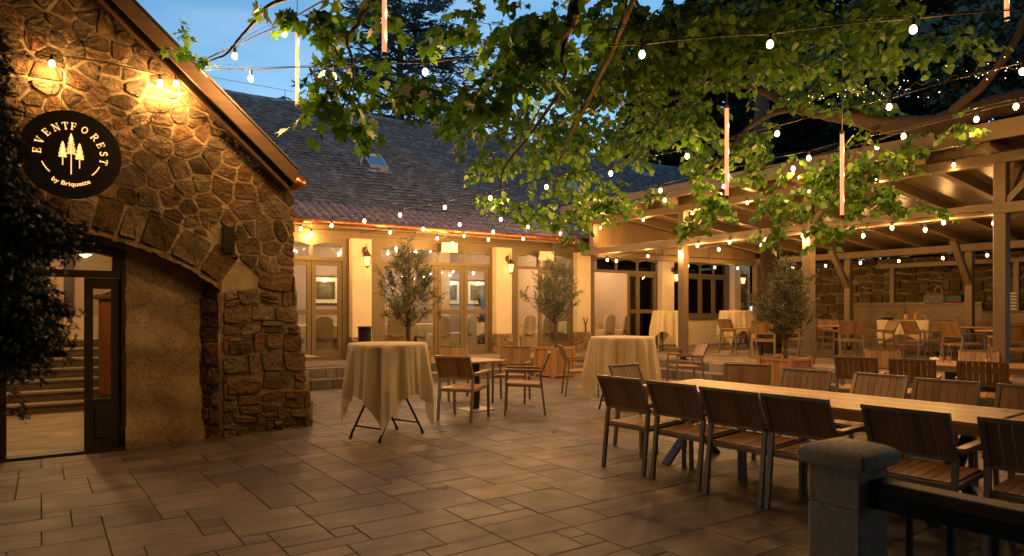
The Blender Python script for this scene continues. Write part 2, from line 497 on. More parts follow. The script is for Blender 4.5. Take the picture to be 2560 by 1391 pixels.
def stones_mesh(name, cells, mapf, mat, parent, gap=0.012, depth=0.05, r=rng, org=(0,0,0), curve=0.16, rnd_c=1, smooth=False):
    """cells in (s,t); mapf(s,t,h) -> world"""
    mb = MB(org)
    for c in cells:
        if len(c) < 3 or abs(area(c)) < 0.003: continue
        g = inset(c, gap * r.uniform(0.7, 1.5))
        if not g or abs(area(g)) < 0.002: continue
        g = chaikin(g, rnd_c, 0.12)
        cx = sum(p[0] for p in g)/len(g); cy = sum(p[1] for p in g)/len(g)
        h = depth * r.uniform(0.55, 1.25)
        tx, ty = r.uniform(-0.10, 0.10), r.uniform(-0.10, 0.10)
        def ring(k, hh, jit=0.0):
            o = []
            for p in g:
                x = cx + (p[0]-cx)*k; y = cy + (p[1]-cy)*k
                o.append(mapf(x, y, max(0, hh + tx*(x-cx) + ty*(y-cy) + (r.uniform(-jit, jit) if jit else 0))))
            return o
        rs = [ring(1.0, -0.0), ring(0.985, h*0.75, 0.004), ring(0.95, h*0.98, 0.005), ring(0.55, h*1.0, 0.006)]
        mb.rings(rs, cap=False)
        n = len(mb.v); k = len(g)
        mb.v.append(tuple(Vector(mapf(cx, cy, h*1.02 + r.uniform(-0.006, 0.006))) - mb.org))
        for j in range(k):
            mb.f.append((n - k + j, n - k + (j+1) % k, n))
    return mb.build(name, mat, parent, smooth=smooth)

# ------------------------------------------------------------------ ground, paving, steps
def sstep(t): t = max(0.0, min(1.0, t)); return t*t*(3-2*t)
def gz(x, y):
    return -0.085 * sstep((2.3 - x) / 1.3) * sstep((y - 5.6) / 2.4)
gm = MB(); gm.poly([(-150,-150,-0.14),(150,-150,-0.14),(150,150,-0.14),(-150,150,-0.14)])
tag(gm.build('ground', M['soil']), kind='structure')

def slabs(x0, y0, x1, y1, u, r, keep, z, zf, mat, name, sizes, th=0.03, gap=0.0019):
    nx = int((x1-x0)/u); ny = int((y1-y0)/u)
    occ = np.zeros((nx, ny), bool); mb = MB()
    for j in range(ny):
        for i in range(nx):
            if occ[i, j]: continue
            for w, h in r.sample(sizes, len(sizes)) + [(1, 1)]:
                if i+w <= nx and j+h <= ny and not occ[i:i+w, j:j+h].any():
                    occ[i:i+w, j:j+h] = True; break
            else: continue
            a, b, c, d = x0+i*u, y0+j*u, x0+(i+w)*u, y0+(j+h)*u
            if not keep(a, b, c, d): continue
            dz = r.uniform(-0.0012, 0.0012)
            tz = [r.uniform(-0.001, 0.001) for _ in range(4)]
            def rg(e, zz):
                pts = [(a+e, b+e), (c-e, b+e), (c-e, d-e), (a+e, d-e)]
                return [(px, py, z + zz + dz + tz[k] + zf(px, py)) for k, (px, py) in enumerate(pts)]
            rs = [rg(gap, -th), rg(gap, -0.004), rg(gap+0.004, 0)]
            n = len(mb.v)
            for q in rs: mb.v += q
            for t in range(2):
                for k in range(4):
                    A = n+t*4+k; B = n+t*4+(k+1) % 4
                    mb.f.append((A, B, B+4, A+4))
            mb.f.append((n+8, n+9, n+10, n+11))
    return tag(mb.build(name, mat), kind='structure')
szs = [(4,2),(4,2),(3,2),(3,2),(2,2),(3,3),(4,3),(5,2),(2,1),(3,1),(4,3),(2,2)]
slabs(-6.05, -4.0, 11.35, 12.6, 0.178, random.Random(11),
      lambda a,b,c,d: not (d > 8.98 and a < 2.7 and c > -9) and not (c > 11.4), 0.0, gz, M['paver'], 'paving', szs)
jm = MB(); n_ = 40
for i in range(n_):
    for j in range(n_):
        xa, xb = -6.05+17.4*i/n_, -6.05+17.4*(i+1)/n_; ya, yb = -4+16.6*j/n_, -4+16.6*(j+1)/n_
        if ya > 8.9 and xa < 2.3: continue
        jm.poly([(xa,ya,gz(xa,ya)-0.010),(xb,ya,gz(xb,ya)-0.010),(xb,yb,gz(xb,yb)-0.010),(xa,yb,gz(xa,yb)-0.010)])
tag(jm.build('paving_joints', M['joint']), kind='structure')
# terrace: z = 0.37, behind two steps
ZT = 0.37
tz_r = random.Random(5)
slabs(2.95, 0.0, 20.5, 15.1, 0.175, tz_r, lambda a,b,c,d: (b >= 12.94+0.2 and c <= 21 and a > 2.7) or (a >= 11.7+0.2),
      ZT, lambda x,y: 0, M['terrace'], 'terrace', szs)
tb = MB()
tb.box((2.92, 12.98, -0.1), (11.74, 15.2, ZT-0.01)); tb.box((11.745, -1.0, -0.1), (20.5, 15.2, ZT-0.0105))
tag(tb.build('terrace_base', M['joint']), kind='structure')
st = MB()
r_ = random.Random(3)
def blockrow(p0, p1, back, z0, z1, w=0.40):
    """row of kerb blocks from p0 to p1 (front line), depth along 'back'"""
    p0 = Vector(p0); p1 = Vector(p1); L = (p1-p0).length; d = (p1-p0)/L; t = 0.0
    while t < L - 0.01:
        e = min(L, t + w*r_.choice((1.0, 1.0, 0.5)))
        a = p0 + d*(t+0.004); b = p0 + d*(e-0.004); c = back
        q = [a, b, b+c, a+c]
        o = r_.uniform(-0.004, 0.004)
        pts = [(v.x - c.normalized().x*o, v.y - c.normalized().y*o) for v in q]
        xs = [v[0] for v in pts]; ys = [v[1] for v in pts]
        st.cbox((min(xs), min(ys), z0), (max(xs), max(ys), z1), 0.008)
        t = e
blockrow((2.95, 12.6, 0), (11.35, 12.6, 0), Vector((0, 0.36, 0)), -0.05, 0.185)
blockrow((2.95, 12.95, 0), (11.7, 12.95, 0), Vector((0, 0.20, 0)), 0.0, ZT+0.003)
blockrow((11.35, -1.0, 0), (11.35, 12.6, 0), Vector((0.36, 0, 0)), -0.05, 0.185)
blockrow((11.7, -1.0, 0), (11.7, 12.95, 0), Vector((0.20, 0, 0)), 0.0, ZT+0.003)
tag(st.build('terrace_steps', M['step']), kind='structure')

# ------------------------------------------------------------------ gable building (left)
GB = empty('stone_gable_house', (0.0, 8.75, 0.0), 0, 'rough stone gable house with arched entrance and creeper twigs at the left', 'house')
GO = (0.0, 8.75, 0.0)
YF = 8.75
AC = (-0.14, -0.78); AR = 3.2                     # arch circle
def xr(z):                                        # right edge of the wall (battered foot)
    return 2.67 + 0.22 * sstep((1.9 - z) / 1.9)
RA, RB = 3.30, 5.65                               # roof line: z = RB - 0.915*x (underside)
def rake(x): return 5.62 - 0.915 * abs(x + 1.3) + (-0.915*1.3) + 0.0 if False else (2.97 + 0.915*(2.66 - x) if x > -1.3 else 2.97 + 0.915*(2.66 + 1.3) - 0.915*(-1.3 - x))
def arch_z(x):
    t = AR*AR - (x - AC[0])**2
    return AC[1] + math.sqrt(t) if t > 0 else -9
XS = 1.77                                          # spring of the arch
wall_cells = []
rs_ = random.Random(21)
# upper rubble, voronoi over jittered bricks
sites = []
y = 1.75; row = 0
while y < 7.6:
    h = rs_.choice((0.10, 0.15, 0.20, 0.25)); x = -4.3 + rs_.uniform(0, .3)
    while x < 3.1:
        w = rs_.choice((0.11, 0.17, 0.23, 0.30, 0.40))*rs_.uniform(0.85, 1.15)
        sites.append((x + w/2 + rs_.uniform(-.03, .03), y + h/2 + rs_.uniform(-0.075, 0.075)))
        x += w
    y += h
vc = voronoi_cells(sites, (-4.4, 1.6, 3.2, 7.8), 1.0)
def clip_wall(c):
    cx = sum(p[0] for p in c)/len(c)
    c = clip_poly(c, 0.915, 1.0, 2.97 + 0.915*2.66 - 0.03)      # right rake
    if len(c) > 2: c = clip_poly(c, -0.915, 1.0, 2.97 + 0.915*(2.66+2.6) - 0.03)
    if len(c) < 3: return None
    cy = sum(p[1] for p in c)/len(c); cx = sum(p[0] for p in c)/len(c)
    c = clip_poly(c, 1, 0.06, xr(cy) + 0.06*cy)
    if len(c) < 3: return None
    return c
# ring of voussoirs around the arch
RV = 0.42
vous = []
a = math.atan2(1.81 - AC[1], XS - AC[0]); a1 = math.pi - a
while a < a1:
    da = rs_.uniform(0.055, 0.11)
    ro = AR + RV * rs_.uniform(0.72, 1.05)
    rr0 = AR + 0.01
    vous.append([(AC[0] + rr*math.cos(t), AC[1] + rr*math.sin(t)) for rr, t in ((rr0, a), (ro, a), (ro*1.004, a+da/2), (ro, a+da), (rr0, a+da), (rr0, a+da/2))])
    a += da
upper = []
for c in vc:
    # cut away the ring + opening by the tangent plane nearest to the cell
    cx = sum(p[0] for p in c)/len(c); cy = sum(p[1] for p in c)/len(c)
    if cy < 1.75: continue
    dx, dy = cx - AC[0], cy - AC[1]; D = math.hypot(dx, dy)
    if cx < XS + 0.45 and D < AR + RV + 0.6:
        if D < AR + RV*0.7: continue
        nx, ny = dx/D, dy/D
        c = clip_poly(c, -nx, -ny, -(nx*AC[0] + ny*AC[1] + AR + RV*0.92))
        if len(c) < 3: continue
    c = clip_wall(c)
    if c: upper.append(c)
for v in vous:
    c = clip_wall(v)
    if c: upper.append(c)
# lower right buttress: roughly coursed
low = []
for c in rect_cells(1.80, -0.06, 3.0, 2.0, 0.10, 0.27, 0.14, 0.42, rs_):
    c = clip_poly(c, -1, 0, -1.80)
    if len(c) < 3: continue
    cy = sum(p[1] for p in c)/len(c); cx = sum(p[0] for p in c)/len(c)
    if cy > 1.80:
        # keep under the voussoirs
        D = math.hypot(cx-AC[0], cy-AC[1])
        if D < AR + RV: continue
    c = clip_wall(c)
    if c: low.append(c)
upper = [c for c in upper if sum(p[1] for p in c)/len(c) > 1.9 or sum(p[0] for p in c)/len(c) < 2.0 or math.hypot(sum(p[0] for p in c)/len(c)-AC[0], sum(p[1] for p in c)/len(c)-AC[1]) < AR+RV*0.7]
NX0, NX1, NZ0, NZ1 = 1.79, 1.93, 2.18, 2.50        # small dark opening
def not_niche(c):
    cx = sum(p[0] for p in c)/len(c); cy = sum(p[1] for p in c)/len(c)
    return not (NX0-0.05 < cx < NX1+0.05 and NZ0-0.05 < cy < NZ1+0.05)
upper = [c for c in upper if not_niche(c)]
front = lambda s, t, h: (s, YF - h, t)
# backing wall: mortar plane made of strips with the arch cut out
wb = MB(GO)
xs = np.linspace(-4.0, 2.9, 139)
for i in range(len(xs)-1):
    xa, xb = float(xs[i]), float(xs[i+1]); xm = (xa+xb)/2
    za = arch_z(xa) if xa < XS else -0.15; zb_ = arch_z(xb) if xb <= XS+1e-6 else -0.15
    if xm < XS and xm > -2.05: lo = (arch_z(max(xa, -2.05)), arch_z(min(xb, XS)))
    else: lo = (-0.15, -0.15)
    hi = (rake(xa)-0.02, rake(xb)-0.02)
    if xm > 2.6:                                   # battered edge
        zt = 3.27
        # find height where wall still reaches xm
        z = 0.0
        while z < 2.2 and xr(z) > xm: z += 0.02
        zt = z if xr(3) < xm else hi[0]
        hi = (min(hi[0], zt), min(hi[1], zt))
        if zt < 0.02: continue
    y0, y1 = YF, YF + 0.20
    wb.hexa([(xa,y0,lo[0]),(xb,y0,lo[1]),(xb,y1,lo[1]),(xa,y1,lo[0]),(xa,y0,hi[0]),(xb,y0,hi[1]),(xb,y1,hi[1]),(xa,y1,hi[0])])
wb.box((-4.0, YF+0.20, 2.3), (-3.8, 17.2, 4.2)); wb.box((-4.0, YF+0.2, -0.1), (-3.8, 17.2, 2.3))
wb.box((2.42, YF+0.21, -0.1), (2.60, 16.9, 2.98))
wb.build('wall', M['mortar'], GB)
stones_mesh('stone_facing', upper, front, M['stone'], GB, 0.013, 0.020, rs_, GO)
stones_mesh('buttress_facing', low, front, M['stone'], GB, 0.008, 0.045, rs_, GO)
# splayed reveal right of the arch
RX0, RY0, RX1, RY1 = 1.57, 8.97, 1.79, 8.74
rv = MB(GO)
rv.hexa([(RX0,RY0,-0.12),(RX1,RY1,-0.12),(2.1,8.95,-0.12),(2.0,9.1,-0.12),(RX0,RY0,1.95),(RX1,RY1,1.84),(2.1,8.95,1.84),(2.0,9.1,1.9)])
rv.build('arch_reveal', M['mortar'], GB)
Lr = math.hypot(RX1-RX0, RY1-RY0); ux, uy = (RX1-RX0)/Lr, (RY1-RY0)/Lr
rc = [clip_poly(clip_poly(c, -1, 0, 0), 1, 0, Lr) for c in rect_cells(0, -0.1, Lr, 1.85, 0.14, 0.32, 0.18, 0.4, rs_)]
stones_mesh('reveal_facing', [c for c in rc if len(c) > 2], lambda s, t, h: (RX0 + ux*s + uy*h, RY0 + uy*s - ux*h, t), M['stone'], GB, 0.008, 0.04, rs_, GO)
# arch soffit
sf = MB(GO)
aa = np.linspace(math.atan2(1.81-AC[1], XS-AC[0]), math.pi - math.atan2(1.81-AC[1], XS-AC[0]), 60)
for i in range(59):
    p = [(AC[0]+AR*math.cos(t), AC[1]+AR*math.sin(t)) for t in (aa[i], aa[i+1])]
    o = 0.03*rs_.random()
    sf.hexa([(p[0][0],8.72,p[0][1]-0.03-o),(p[1][0],8.72,p[1][1]-0.03-o),(p[1][0],9.0,p[1][1]-0.03-o),(p[0][0],9.0,p[0][1]-0.03-o),
             (p[0][0],8.745,p[0][1]+0.03),(p[1][0],8.745,p[1][1]+0.03),(p[1][0],9.0,p[1][1]+0.03),(p[0][0],9.0,p[0][1]+0.03)])
sf.build('arch_soffit', M['stone'], GB)
# black box set on the wall to stand in for a dark recess
nb = MB(GO); nb.box((NX0, YF-0.05, NZ0), (NX1, YF-0.002, NZ1))
nb.box((NX0+0.015, YF-0.058, NZ0+0.015), (NX1-0.015, YF-0.05, NZ1-0.015))
nb.build('recess_box', M['black'], GB)
# rendered infill with the door opening
YD = 8.93
DX0, DX1, DZ0, DZ1 = -0.36, 0.79, -0.085, 2.02
pl = MB(GO)
nxg, nzg = 46, 60
def wallpt(x, z):
    b = 0.012*math.sin(x*5+z*3) + 0.01*math.sin(z*11+x*2) + 0.05*sstep((0.35 - z)/0.35)*(0.7+0.3*math.sin(x*9))
    return (x, YD - 0.02 - b, z)
for i in range(nxg):
    for j in range(nzg):
        xa, xb = DX1 + (1.62-DX1)*i/nxg, DX1 + (1.62-DX1)*(i+1)/nxg
        za, zb_ = -0.12 + 2.75*j/nzg, -0.12 + 2.75*(j+1)/nzg
        pl.poly([wallpt(xa,za),wallpt(xb,za),wallpt(xb,zb_),wallpt(xa,zb_)])
def dtop(x): return DZ1 + 0.24 - 0.24*((x-0.215)/0.62)**2*0.5
nn = 16
for i in range(nn):
    xa, xb = DX0 + (DX1-DX0)*i/nn, DX0 + (DX1-DX0)*(i+1)/nn
    pl.hexa([(xa,YD-0.02,dtop(xa)),(xb,YD-0.02,dtop(xb)),(xb,YD+0.2,dtop(xb)),(xa,YD+0.2,dtop(xa)),(xa,YD-0.02,2.6),(xb,YD-0.02,2.6),(xb,YD+0.2,2.6),(xa,YD+0.2,2.6)])
pl.box((-2.2, YD-0.02, -0.12), (DX0, YD+0.2, 2.6)); pl.box((DX1, YD+0.03, -0.12), (1.7, YD+0.2, 2.6))
pl.box((DX1-0.0, YD-0.02, -0.12), (DX1+0.02, YD+0.03, 2.6))
pl.build('rendered_infill', M['render'], GB, smooth=False)
# door frame + leaf + fanlight
fr = MB(GO)
fr.box((0.755, YD-0.03, -0.085), (0.80, YD+0.09, 2.03)); fr.box((DX0, YD-0.03, -0.085), (DX0+0.06, YD+0.09, 2.03))
fr.box((DX0, YD-0.02, 1.86), (0.80, YD+0.09, 1.94))
for i in range(nn):                       # curved head
    xa, xb = DX0 + (0.80-DX0)*i/nn, DX0 + (0.80-DX0)*(i+1)/nn
    fr.hexa([(xa,YD-0.035,dtop(xa)-0.10),(xb,YD-0.035,dtop(xb)-0.10),(xb,YD+0.09,dtop(xb)-0.10),(xa,YD+0.09,dtop(xa)-0.10),(xa,YD-0.035,dtop(xa)+0.01),(xb,YD-0.035,dtop(xb)+0.01),(xb,YD+0.09,dtop(xb)+0.01),(xa,YD+0.09,dtop(xa)+0.01)])
fr.box((0.66, YD-0.028, 1.94), (0.78, YD+0.085, 2.14))
fr.box((DX0, YD-0.06, -0.10), (0.80, YD+0.12, -0.06))
dfo = fr.build('door_frame', M['dark_door'], GB)
fg = MB(GO); fg.box((DX0+0.06, YD+0.03, 1.94), (0.66, YD+0.035, 2.16)); fg.build('fanlight_pane', M['glass'], dfo)
lf = MB(GO)
lx0, lx1 = 0.395, 0.752
lf.box((lx0, YD, -0.055), (lx0+0.085, YD+0.05, 1.855)); lf.box((lx1-0.10, YD, -0.055), (lx1, YD+0.05, 1.855))
lf.box((lx0+0.085, YD, 1.735), (lx1-0.10, YD+0.05, 1.855)); lf.box((lx0+0.085, YD, -0.055), (lx1-0.10, YD+0.05, 0.50))
lf.cbox((lx0+0.10, YD-0.012, 0.06), (lx1-0.115, YD-0.001, 0.42), 0.006)
dl = lf.build('door_leaf', M['dark_door'], GB)
lg = MB(GO); lg.box((lx0+0.085, YD+0.02, 0.50), (lx1-0.10, YD+0.026, 1.735)); lg.build('door_pane', M['glass'], dl)
for z in (0.1, 0.9, 1.6):
    hg = MB(GO); hg.box((0.748, YD-0.012, z), (0.757, YD-0.001, z+0.09)); hg.build('hinge', M['steel'], dl)
# interior of the entrance
inn = MB(GO)
inn.box((2.30, 9.2, -0.1), (2.4, 16.8, 3.4)); inn.box((-3.75, 16.8, -0.1), (2.4, 16.9, 4.0)); inn.box((-3.8, 9.2, 3.0), (2.44, 16.9, 3.1))
inn.build('interior_wall', M['interior'], GB)
fl = MB(GO); fl.box((-3.8, 9.0, -0.10), (2.3, 12.5, -0.065))
fl.build('hall_floor', M['int_floor'], GB)
for k in range(7):
    s = MB(GO); s.box((-2.2, 12.5+0.30*k, -0.09), (1.6, 12.78+0.30*k if k < 6 else 16.8, -0.065+0.15*(k+1)-0.03))
    so = s.build('stair', mat_step := M.setdefault('stair_riser', mat_simple('stair_riser', (0.16, 0.135, 0.09), 0.6)), GB)
    s2 = MB(GO); s2.box((-2.2, 12.47+0.30*k, -0.065+0.15*(k+1)-0.03), (1.6, 12.78+0.30*k if k < 6 else 16.8, -0.065+0.15*(k+1)))
    s2.build('tread', M['int_floor'], so)
# back opening: dark doorway panels
bd = MB(GO)
bd.box((-1.6, 16.70, 0.985), (0.55, 16.79, 3.0)); bd.build('inner_door', M['dark_door'], GB)
bp = MB(GO); bp.box((0.12, 16.66, 1.5), (0.38, 16.70, 2.6)); bp.build('inner_door_panel', M['interior'], GB)
# roof
ro = MB(GO)
ox, oz = 2.60, 2.97 + 0.915*(2.66-2.60) + 0.03
ax, az = -1.3, 2.97 + 0.915*(2.66+1.3) + 0.03
Y0, Y1 = 8.50, 17.2
th = 0.15
ro.hexa([(ax,Y0,az),(ox,Y0,oz),(ox,Y1,oz),(ax,Y1,az),(ax,Y0,az+th),(ox,Y0,oz+th),(ox,Y1,oz+th),(ax,Y1,az+th)])
lx_ = -5.6; lz_ = az - 0.915*(ax - lx_)
ro.hexa([(lx_,Y0,lz_),(ax,Y0,az),(ax,Y1,az),(lx_,Y1,lz_),(lx_,Y0,lz_+th),(ax,Y0,az+th),(ax,Y1,az+th),(lx_,Y1,lz_+th)])
ro.build('roof', M['roof_metal'], GB)
bg = MB(GO)
def along(x): return az + (oz-az)*(x-ax)/(ox-ax)
bg.hexa([(ax,Y0-0.035,az-0.03),(ox+0.02,Y0-0.035,oz-0.03),(ox+0.02,Y0-0.001,oz-0.03),(ax,Y0-0.001,az-0.03),(ax,Y0-0.035,az+0.17),(ox+0.02,Y0-0.035,oz+0.17),(ox+0.02,Y0-0.001,oz+0.17),(ax,Y0-0.001,az+0.17)])
bg.hexa([(lx_,Y0-0.035,lz_-0.03),(ax,Y0-0.035,az-0.03),(ax,Y0-0.001,az-0.03),(lx_,Y0-0.001,lz_-0.03),(lx_,Y0-0.035,lz_+0.17),(ax,Y0-0.035,az+0.17),(ax,Y0-0.001,az+0.17),(lx_,Y0-0.001,lz_+0.17)])
# second board below, set back
bg.hexa([(ax,Y0+0.06,az-0.09),(ox-0.06,Y0+0.06,oz-0.07),(ox-0.06,Y0+0.09,oz-0.07),(ax,Y0+0.09,az-0.09),(ax,Y0+0.06,az-0.001),(ox-0.06,Y0+0.06,oz+0.04),(ox-0.06,Y0+0.09,oz+0.04),(ax,Y0+0.09,az-0.001)])
bg.build('barge_board', M['barge'], GB)
bs_ = MB(GO)      # boarded soffit under the verge
bs_.hexa([(ax,Y0+0.095,az-0.05),(ox-0.06,Y0+0.095,oz-0.05),(ox-0.06,YF,oz-0.05),(ax,YF,az-0.05),(ax,Y0+0.095,az-0.003),(ox-0.06,Y0+0.095,oz-0.003),(ox-0.06,YF,oz-0.003),(ax,YF,az-0.003)])
bs_.build('verge_soffit', M['barge'], GB)
cp = MB(GO); cp.hexa([(ax,Y0-0.05,az+0.175),(ox+0.03,Y0-0.05,oz+0.175),(ox+0.03,Y0+0.02,oz+0.175),(ax,Y0+0.02,az+0.175),(ax,Y0-0.05,az+0.205),(ox+0.03,Y0-0.05,oz+0.205),(ox+0.03,Y0+0.02,oz+0.205),(ax,Y0+0.02,az+0.205)])
cp.build('verge_flashing', M['roof_metal'], GB)
gu = MB(GO); gu.tube([(ox+0.05, Y0-0.06, oz+0.03), (ox+0.05, 9.4, oz+0.03)], 0.065, 14); gu.build('gutter', M['copper'], GB, True)

# creeper stems crawling over the stone
vm = MB((0.2, 8.66, 1.9))
vr = random.Random(77)
def walk(x, z, ang, n, r0, depth=0):
    pts = []; rad = []
    for i in range(n):
        if z > rake(x) - 0.05 or x > 2.62 or x < -1.2: break
        D = math.hypot(x-AC[0], z-AC[1])
        if D < AR + 0.02 or (z < 1.9 and x < 1.8): break
        pts.append((x, YF - 0.045 - vr.uniform(0, 0.025), z)); rad.append(max(0.0018, r0*(1 - 0.8*i/n)))
        ang += vr.gauss(0, 0.13); ang -= 0.02*math.sin(ang)
        st_ = 0.05
        x += st_*math.cos(ang); z += st_*math.sin(ang)
        if depth < 3 and vr.random() < 0.055:
            walk(x, z, ang + vr.choice((-1, 1))*vr.uniform(0.3, 0.9), int(n*0.55), rad[-1]*0.75, depth+1)
    if len(pts) > 3: vm.tube(pts, rad, 5, False)
for k in range(13):
    walk(-0.9+vr.uniform(0, .4), vr.uniform(2.9, 4.6), vr.uniform(-0.5, 0.15), 75, vr.uniform(0.0035, 0.007))
for k in range(9):
    walk(vr.uniform(0.6, 1.6), vr.uniform(2.7, 3.6), vr.uniform(-0.6, 0.2), 50, vr.uniform(0.003, 0.006))
for k in range(4):
    walk(vr.uniform(-.3, 1.6), vr.uniform(3.4, 4.6), vr.uniform(-2.2, -0.6), 30, 0.004)
tag(vm.build('creeper', M['twig']), 'bare dark creeper stems spread over the stone gable wall', 'creeper').location = (0.2, 8.66, 1.9)

# ------------------------------------------------------------------ round sign
SX, SZ, SR = 0.262, 3.14, 0.462
sg = empty('round_sign', (SX, 8.60, SZ), 0, 'round black backlit sign with arched lettering and three pine trees on the stone gable', 'sign')
d = MB(); d.rings([[(SR*math.cos(2*math.pi*k/64), yy, SR*math.sin(2*math.pi*k/64)) for k in range(64)] for yy in (0.03, -0.03)]); d.build('disc', M['black'], sg)
for a in (45, 135, 225, 315):
    pin = MB(); pin.tube([(0.3*math.cos(R(a)), 0.03, 0.3*math.sin(R(a))), (0.3*math.cos(R(a)), 0.12, 0.3*math.sin(R(a)))], 0.012, 6)
    pin.build('standoff', M['black'], sg)
def thickline(mb, pts, w, y=-0.033, dep=0.004):
    for i in range(len(pts)-1):
        p, q = Vector(pts[i]), Vector(pts[i+1]); t = (q-p); L = t.length
        if L < 1e-6: continue
        t /= L; nrm = Vector((-t.y, t.x)) * w/2; p2, q2 = p - t*w*0.1, q + t*w*0.1
        c = [p2-nrm, q2-nrm, q2+nrm, p2+nrm]
        mb.hexa([(v.x, y, v.y) for v in c] + [(v.x, y-dep, v.y) for v in c])
SER = 0.16
def arc(cx, cy, rx, ry, a0, a1, n=10): return [(cx+rx*math.cos(R(a0+(a1-a0)*i/n)), cy+ry*math.sin(R(a0+(a1-a0)*i/n))) for i in range(n+1)]
T, N = 0.17, 0.065     # thick / thin strokes, letters 1 unit tall
GL = {
 'E': (0.72, [([(0.17,0),(0.17,1)],T), ([(0.02,0.03),(0.66,0.03)],N),([(0.02,0.97),(0.64,0.97)],N),([(0.17,0.5),(0.5,0.5)],N),([(0.64,0.02),(0.66,0.25)],N),([(0.62,0.98),(0.64,0.76)],N),([(0.5,0.36),(0.5,0.64)],N)]),
 'V': (0.86, [([(0.15,1),(0.46,0)],T), ([(0.74,1),(0.46,0)],N),([(0.0,0.97),(0.34,0.97)],N),([(0.6,0.97),(0.88,0.97)],N)]),
 'N': (0.92, [([(0.17,0),(0.17,1)],N), ([(0.17,1),(0.76,0)],T),([(0.76,0),(0.76,1)],N),([(0.02,0.03),(0.34,0.03)],N),([(0.62,0.97),(0.92,0.97)],N),([(0.0,0.97),(0.2,0.97)],N)]),
 'T': (0.78, [([(0.39,0),(0.39,1)],T), ([(0.03,0.97),(0.75,0.97)],N),([(0.04,0.98),(0.02,0.74)],N),([(0.74,0.98),(0.76,0.74)],N),([(0.22,0.03),(0.56,0.03)],N)]),
 'F': (0.68, [([(0.17,0),(0.17,1)],T), ([(0.02,0.03),(0.36,0.03)],N),([(0.02,0.97),(0.62,0.97)],N),([(0.17,0.5),(0.5,0.5)],N),([(0.62,0.98),(0.64,0.74)],N),([(0.5,0.36),(0.5,0.64)],N)]),
 'O': (0.9, [(arc(0.45,0.5,0.33,0.45,0,360,20),0.12)]),
 'R': (0.84, [([(0.17,0),(0.17,1)],T), ([(0.02,0.03),(0.34,0.03)],N),([(0.02,0.97),(0.4,0.97)],N),(arc(0.40,0.73,0.24,0.24,90,-90),0.12),([(0.17,0.5),(0.42,0.5)],N),([(0.4,0.5),(0.70,0.03)],0.14),([(0.68,0.03),(0.84,0.03)],N)]),
 'S': (0.66, [(arc(0.33,0.74,0.21,0.22,30,270,12)+arc(0.33,0.27,0.24,0.24,90,-150,12),0.125),([(0.56,0.98),(0.56,0.72)],N),([(0.08,0.02),(0.08,0.28)],N)]),
}
word = "EVENTFOREST"; h = 0.072; Rl = 0.262
angs = np.linspace(172, -3, len(word))
ang_list = [179, 158, 137, 117, 100, 86, 66, 44, 26, 8, -9]
for ch, a in zip(word, ang_list):
    w, strokes = GL[ch]; lt = MB()
    ar = R(a); tx, ty = math.sin(ar), -math.cos(ar)     # reading direction clockwise
    ux_, uy_ = math.cos(ar), math.sin(ar)
    for pts, sw in strokes:
        q = []
        for px, py in pts:
            sx_ = (px - w/2) * h * 1.0; sy_ = Rl + py * h
            q.append((ux_*sy_ + tx*sx_, uy_*sy_ + ty*sx_))
        thickline(lt, q, sw*h)
    lt.build('letter', M['sign_glow'], sg)
# dashes
for a0_, a1_ in ((-22, -47), (202, 227)):
    da = MB(); thickline(da, arc(0, 0, 0.275, 0.275, a0_, a1_, 10), 0.009); da.build('arc_line', M['sign_glow'], sg)
# lower words, default font converted to mesh, bent on the lower arc
lw = MB()
txt = "by Briquette"
cu = bpy.data.curves.new('tmpc', 'FONT'); cu.size = 0.062; cu.extrude = 0.0; cu.resolution_u = 3; cu.offset = 0.0012
tmp = bpy.data.objects.new('tmpt', cu); col.objects.link(tmp)
cu.body = txt; cu.align_x = 'CENTER'
bpy.context.view_layer.update()
dg = bpy.context.evaluated_depsgraph_get()
me = bpy.data.meshes.new_from_object(tmp.evaluated_get(dg))
Rb = 0.335
vs = []
for v in me.vertices:
    th_ = v.co.x*1.12 / 0.31; rr = Rb - v.co.y
    a = R(-90) + th_
    vs.append((rr*math.cos(a), -0.036, rr*math.sin(a)))
m2 = bpy.data.meshes.new('small_lettering')
m2.from_pydata(vs, [], [tuple(p.vertices) for p in me.polygons]); m2.update()
link_mesh('small_lettering', m2, M['sign_glow'], sg)
bpy.data.objects.remove(tmp); bpy.data.curves.remove(cu); bpy.data.meshes.remove(me)
def pine(cx, z0, z1, wd, zt):
    mb = MB(); n = 11
    thickline(mb, [(cx, zt), (cx, z1)], 0.010)
    for i in range(n):
        f = i/(n-1); z = z1 - 0.012 - (z1 - z0)*f; w = wd*(0.16+0.84*f**0.7)*(0.9+0.2*((i*7) % 3)/2)
        for s in (-1, 1):
            thickline(mb, [(cx, z+0.010), (cx+s*w*0.6, z-0.002), (cx+s*w, z+0.006)], 0.0115*(0.6+0.5*f))
        if i < 5: thickline(mb, [(cx-w*0.5, z), (cx+w*0.5, z)], 0.02)
    mb.build('pine_emblem', M['sign_glow'], sg)
pine(0.0, 0.02, 0.215, 0.040, -0.21); pine(-0.075, -0.02, 0.125, 0.036, -0.12); pine(0.075, -0.03, 0.12, 0.038, -0.14)
# the backlight ring behind the disc: a few small lamps
for a in range(0, 360, 40):
    lamp('sign_backlight', (SX + 0.38*math.cos(R(a)), 8.66, SZ + 0.38*math.sin(R(a))), 0.35, 0.02, (1.0, 0.5, 0.16))
